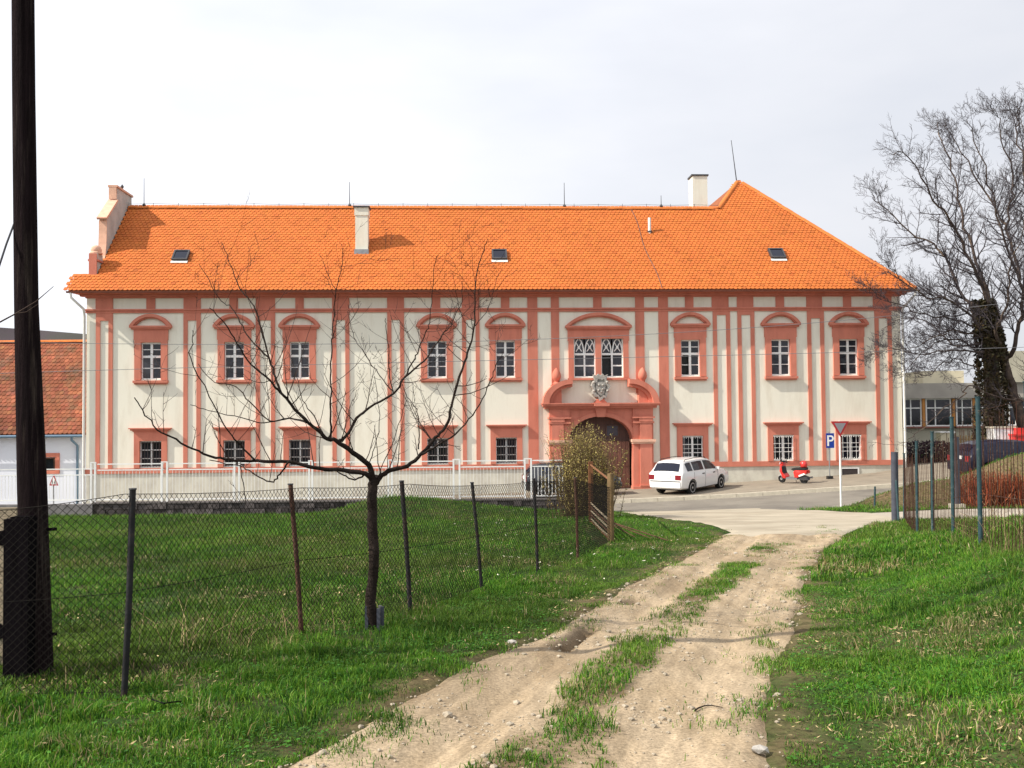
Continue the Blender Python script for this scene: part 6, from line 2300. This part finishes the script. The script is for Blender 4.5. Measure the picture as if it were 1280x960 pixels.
nearr = [scatter(.8, 6, 3.2, 7, 16000, lambda x, y: right(x, y) & clump(x, y)), scatter(1.5, 9, 7, 12, 7000, lambda x, y: right(x, y) & clump(x, y))]
x, y = cat2(nearr)
sx_ = x - xr(y)
blades('verge_grass', x, y, .02, .060, .0050, 'bright green grass on the bank right of the dirt track', dry=.10, lean=.9, hscale=.55 + .65 * ss(0, 1.0, sx_))
x, y = cat2([scatter(3, 13, 12, 18, 1500, right), scatter(4, 18, 18, 25, 700, lambda x, y: right(x, y)), scatter(8, 20, 25, 34, 420, lambda x, y: right(x, y) & (npr.random(len(x)) < 1 - .75 * ss(9.8, 11.5, x) * ss(28, 29, y) * (1 - ss(31.3, 32.5, y))))])
blades('far_verge_grass', x, y, .04, .11, .012, 'grass at the foot of the blue-green posts and on the verge by the street', dry=.11, lean=.8)
x, y = cat2([scatter(-4.5, 1, 3.4, 7.5, 14000, lambda x, y: lverge(x, y) & clump(x, y)), scatter(-3.5, 2.5, 7.5, 12, 7500, lambda x, y: lverge(x, y) & clump(x, y)), scatter(-1, 5.5, 12, 22, 1600, lverge), scatter(0, 6, 22, 33, 700, lverge)])
sx_ = xl(y) - x
blades('track_side_grass', x, y, .02, .068, .0055, 'lush green grass strip between the chain-link fence and the track', dry=.07, lean=.8, hscale=.5 + .8 * ss(0, .8, sx_))
x, y = cat2([scatter(-6.5, -1, 5, 8.5, 5200, lambda x, y: meadow(x, y) & clump(x, y)), scatter(-9, 0, 8.5, 13, 2300, lambda x, y: meadow(x, y) & clump(x, y)), scatter(-13, 1.5, 13, 21, 900, meadow), scatter(-21, 3, 21, 34.1, 420, meadow)])
dd = np.clip(y / 9, .8, 2.6)
blades('meadow_grass', x, y, .035, .085, .0075, 'darker meadow grass behind the chain-link fence', dry=.035, lean=.8, dark=.86, hscale=.8 + .25 * dd)
# sparse tufts creeping over the edges of the track
n = 130000
y = 3.3 + 19 * npr.random(n) ** 1.4
sd = npr.integers(0, 2, n)
ins = npr.normal(.02, .20, n)
x = np.where(sd == 0, xl(y) + ins, xr(y) - ins)
k = (npr.random(n) < ss(.45, .85, vn(x, y, .20, 5) * .6 + vn(x, y, .7, 2) * .4) * .9)
x, y = x[k], y[k]
blades('edge_grass', x, y, .012, .045, .0052, 'thin short grass creeping over both edges of the dirt track', dry=.12, lean=1.0)
# crown of the track
n = 150000
x, y = npr.uniform(-3, 6, n), npr.uniform(3.5, 18.5, n)
yy = 3.5 + (y - 3.5)
k = (x > xl(y) + .1) & (x < xr(y) - .1)
x, y = x[k], y[k]
k = npr.random(len(x)) < crown(x, y) * .95
x, y = x[k], y[k]
x2, y2 = np.repeat(x, 4) + npr.normal(0, .012, len(x) * 4), np.repeat(y, 4) + npr.normal(0, .012, len(x) * 4)
blades('crown_grass', x2, y2, .02, .055, .0055, 'patchy short grass on the crown of the dirt track', dry=.14, lean=1.0)

# taller clumps standing out of the turf
cx_, cy_ = [], []
while len(cx_) < 420:
    x0_, y0_ = rnd.uniform(-4.5, 9), 3.4 + 13 * rnd.random()
    if abs(x0_) > .58 * y0_ + 2 or bool(in_track(x0_, y0_, -.25)) or bool(in_apron(x0_, y0_)):
        continue
    n_ = rnd.randint(14, 46)
    sp_ = rnd.uniform(.02, .055)
    cx_ += [rnd.gauss(x0_, sp_) for _ in range(n_)] if False else [x0_]
    cy_.append(y0_)
cx_, cy_ = np.array(cx_), np.array(cy_)
rep = npr.integers(16, 52, len(cx_))
sg = np.repeat(npr.uniform(.02, .06, len(cx_)), rep)
x, y = np.repeat(cx_, rep), np.repeat(cy_, rep)
x, y = x + npr.normal(0, 1, len(x)) * sg, y + npr.normal(0, 1, len(x)) * sg
blades('grass_tufts', x, y, .07, .15, .0060, 'taller darker tufts of grass standing out of the turf on both sides of the track', dry=.10, lean=1.0, dark=.8)
# low broad-leaved weeds between the blades
x, y = cat2([scatter(.8, 7, 3.2, 11, 900, right), scatter(-4.5, 2.5, 3.4, 11, 700, lverge)])
k = npr.random(len(x)) < ss(.35, .7, vn(x, y, .55, 6) * .6 + vn(x, y, .16, 2) * .4)
x, y = x[k], y[k]
wd = MB()
zz = H(x, y)
for px_, py_, pz_ in zip(x, y, zz):
    s = rnd.uniform(.006, .015)
    a = rnd.uniform(0, 6.28)
    u_ = Vector((math.cos(a), math.sin(a), rnd.uniform(-.3, .3))) * s
    w_ = Vector((-math.sin(a), math.cos(a), rnd.uniform(-.3, .3))) * s * .75
    c = Vector((px_, py_, pz_ + rnd.uniform(.012, .045)))
    t = rnd.uniform(.5, 1.35)
    wd.add([c - u_, c + w_, c + u_, c - w_], [(0, 1, 2, 3)], (.050 * t, .165 * t, .014 * t))
tag(wd.build('ground_weeds', M['grass'], fix=False), 'small round-leaved weeds growing low among the grass by the track', 'weeds', kind='stuff')

# taller tufts and dry stalks
tu = MB()
for (cx, cy, n_, hh) in [(gp(1227, 668).x, gp(1227, 668).y, 60, .50), (gp(1205, 676).x, gp(1205, 676).y, 30, .30), (gp(1272, 690).x, gp(1272, 690).y, 60, .55), (gp(380, 798).x, gp(380, 798).y, 26, .22), (gp(516, 765).x, gp(516, 765).y, 24, .2), (gp(240, 815).x, gp(240, 815).y, 22, .42), (gp(290, 812).x, gp(290, 812).y, 18, .40), (gp(95, 895).x, gp(95, 895).y, 16, .13), (gp(40, 905).x, gp(40, 905).y, 16, .12)]:
    for i in range(n_):
        x, y = cx + rnd.gauss(0, .17), cy + rnd.gauss(0, .12)
        z = hz(x, y)
        a = rnd.uniform(0, 6.28)
        l = rnd.uniform(.1, .8) * hh
        h = hh * rnd.uniform(.3, 1)
        t = rnd.choice((.25, .4, .6, .9))
        tu.tube([(x, y, z - .02), (x + math.cos(a) * l * .3, y + math.sin(a) * l * .3, z + h * .6), (x + math.cos(a) * l, y + math.sin(a) * l, z + h)], [.0024, .002, .001], 3, cap=False, tint=(t, t * rnd.uniform(.85, 1), t * .9))
tag(tu.build('dry_stalks', M['straw'], fix=False), 'tufts of dry straw-coloured stalks at the fence posts', 'dry stalks', kind='stuff')

# fallen leaves and straw on the turf, petals near the gate
def litter(name, spots, mt, label, cat):
    m_ = MB()
    for x, y, s, t in spots:
        z = hz(x, y) + rnd.uniform(.018, .05)
        a = rnd.uniform(0, 6.28)
        u_ = Vector((math.cos(a), math.sin(a), rnd.uniform(-.3, .4))) * s
        w_ = Vector((-math.sin(a), math.cos(a), rnd.uniform(-.4, .4))) * s * rnd.uniform(.25, .8)
        c = Vector((x, y, z))
        m_.add([c - u_, c + w_ * .7 - u_ * .2, c + u_ + Vector((0, 0, s * .3)), c - w_ * .7 + u_ * .1], [(0, 1, 2), (0, 2, 3)], (t, t * .97, t * .9))
    return tag(m_.build(name, M[mt], fix=False), label, cat, kind='stuff')


sp1 = []
while len(sp1) < 260:
    x, y = rnd.uniform(-1.5, 6), rnd.uniform(11.5, 29)
    if bool(in_track(x, y)) or bool(in_apron(x, y)) or x > float(xl(y)) or rnd.random() > .25 + .75 * float(ss(.45, .7, vn(x, y, 1.2, 2))):
        continue
    sp1.append((x, y, rnd.uniform(.014, .036), rnd.uniform(.6, 1.1)))
litter('pale_petals', sp1, 'petal', 'scattered pale petals and scraps in the grass near the gate', 'petals')
sp2 = []
while len(sp2) < 5200:
    x = rnd.uniform(-5, 7)
    y = 3.4 + 16 * rnd.random() ** 1.5
    if bool(in_track(x, y, .15)):
        continue
    g_ = float(vn(x, y, .8, 7)) * .6 + float(vn(x, y, .25, 3)) * .4
    near_edge = abs(x - float(xr(y))) < .45 or abs(x - float(xl(y))) < .3
    if g_ < (.50 if near_edge else .60):
        continue
    sp2.append((x, y, rnd.uniform(.006, .022), rnd.uniform(.3, 1.0)))
litter('dry_leaf_litter', sp2, 'straw', 'dry leaf and straw litter lying in the turf', 'leaf litter')

pb = MB()
ico = bmesh.new()
bmesh.ops.create_icosphere(ico, subdivisions=1, radius=1)
iv_ = [v.co.copy() for v in ico.verts]
if_ = [tuple(v.index for v in f.verts) for f in ico.faces]
ico.free()
cnt = 0
while cnt < 4200:
    y = 3.4 + 16 * rnd.random() ** 1.7
    fr = rnd.random()
    x = float(xl(y)) + fr * float(xr(y) - xl(y))
    if rnd.random() > .15 + .85 * float(ss(.5, .75, vn(x, y, .45, 4))):
        continue
    s = min(.030, .0035 * math.exp(abs(rnd.gauss(0, .75))))
    z = float(track_z(x, y))
    sc_ = Vector((rnd.uniform(.8, 1.3), rnd.uniform(.8, 1.3), rnd.uniform(.5, .8))) * s
    pb.add([(x + v.x * sc_.x * rnd.uniform(.85, 1.1), y + v.y * sc_.y, z + v.z * sc_.z + s * .25) for v in iv_], if_)
    cnt += 1
tag(pb.build('pebbles', M['pebble'], fix=False), 'small pebbles and grit scattered on the dirt track', 'pebbles', kind='stuff')
for (px, py, s), lab in zip(((950, 936, .045), (920, 690, .03), (640, 803, .04)), ('pale stone at the right edge of the track near the camera', 'small stone on the far part of the track', 'brown stone at the muddy gully in the track')):
    p = gp(px, py)
    p.z = float(track_z(p.x, p.y))
    m_ = MB()
    m_.add([(v.x * s * rnd.uniform(.9, 1.5), v.y * s * rnd.uniform(.8, 1.1), v.z * s * .55 + s * .2) for v in iv_], if_)
    tag(m_.build('stone', M['stone'], None, p), lab, 'stone')
for pts, lab in ((((868, 884), (873, 881), (881, 879), (890, 880), (903, 884)), 'dark curved twig lying on the right wheel rut'), (((190, 884), (205, 890), (226, 886)), 'pale dry stick lying in the grass by the nearest fence post'), (((606, 706), (618, 712), (630, 711)), 'short pale stick in the meadow behind the fence')):
    P_ = [gp(*q) for q in pts]
    P_ = [Vector((p.x, p.y, (float(track_z(p.x, p.y)) if bool(in_track(p.x, p.y)) else hz(p.x, p.y) + .03) + .012)) for p in P_]
    o = P_[0]
    tag(MB().tube([p - o for p in P_], [.005 - .0006 * i_ for i_ in range(len(P_))], 6).build('fallen_stick', M['bark'] if 'dark' in lab else M['straw'], None, o, smooth=50), lab, 'stick')
for i, me in enumerate([]):
    pass
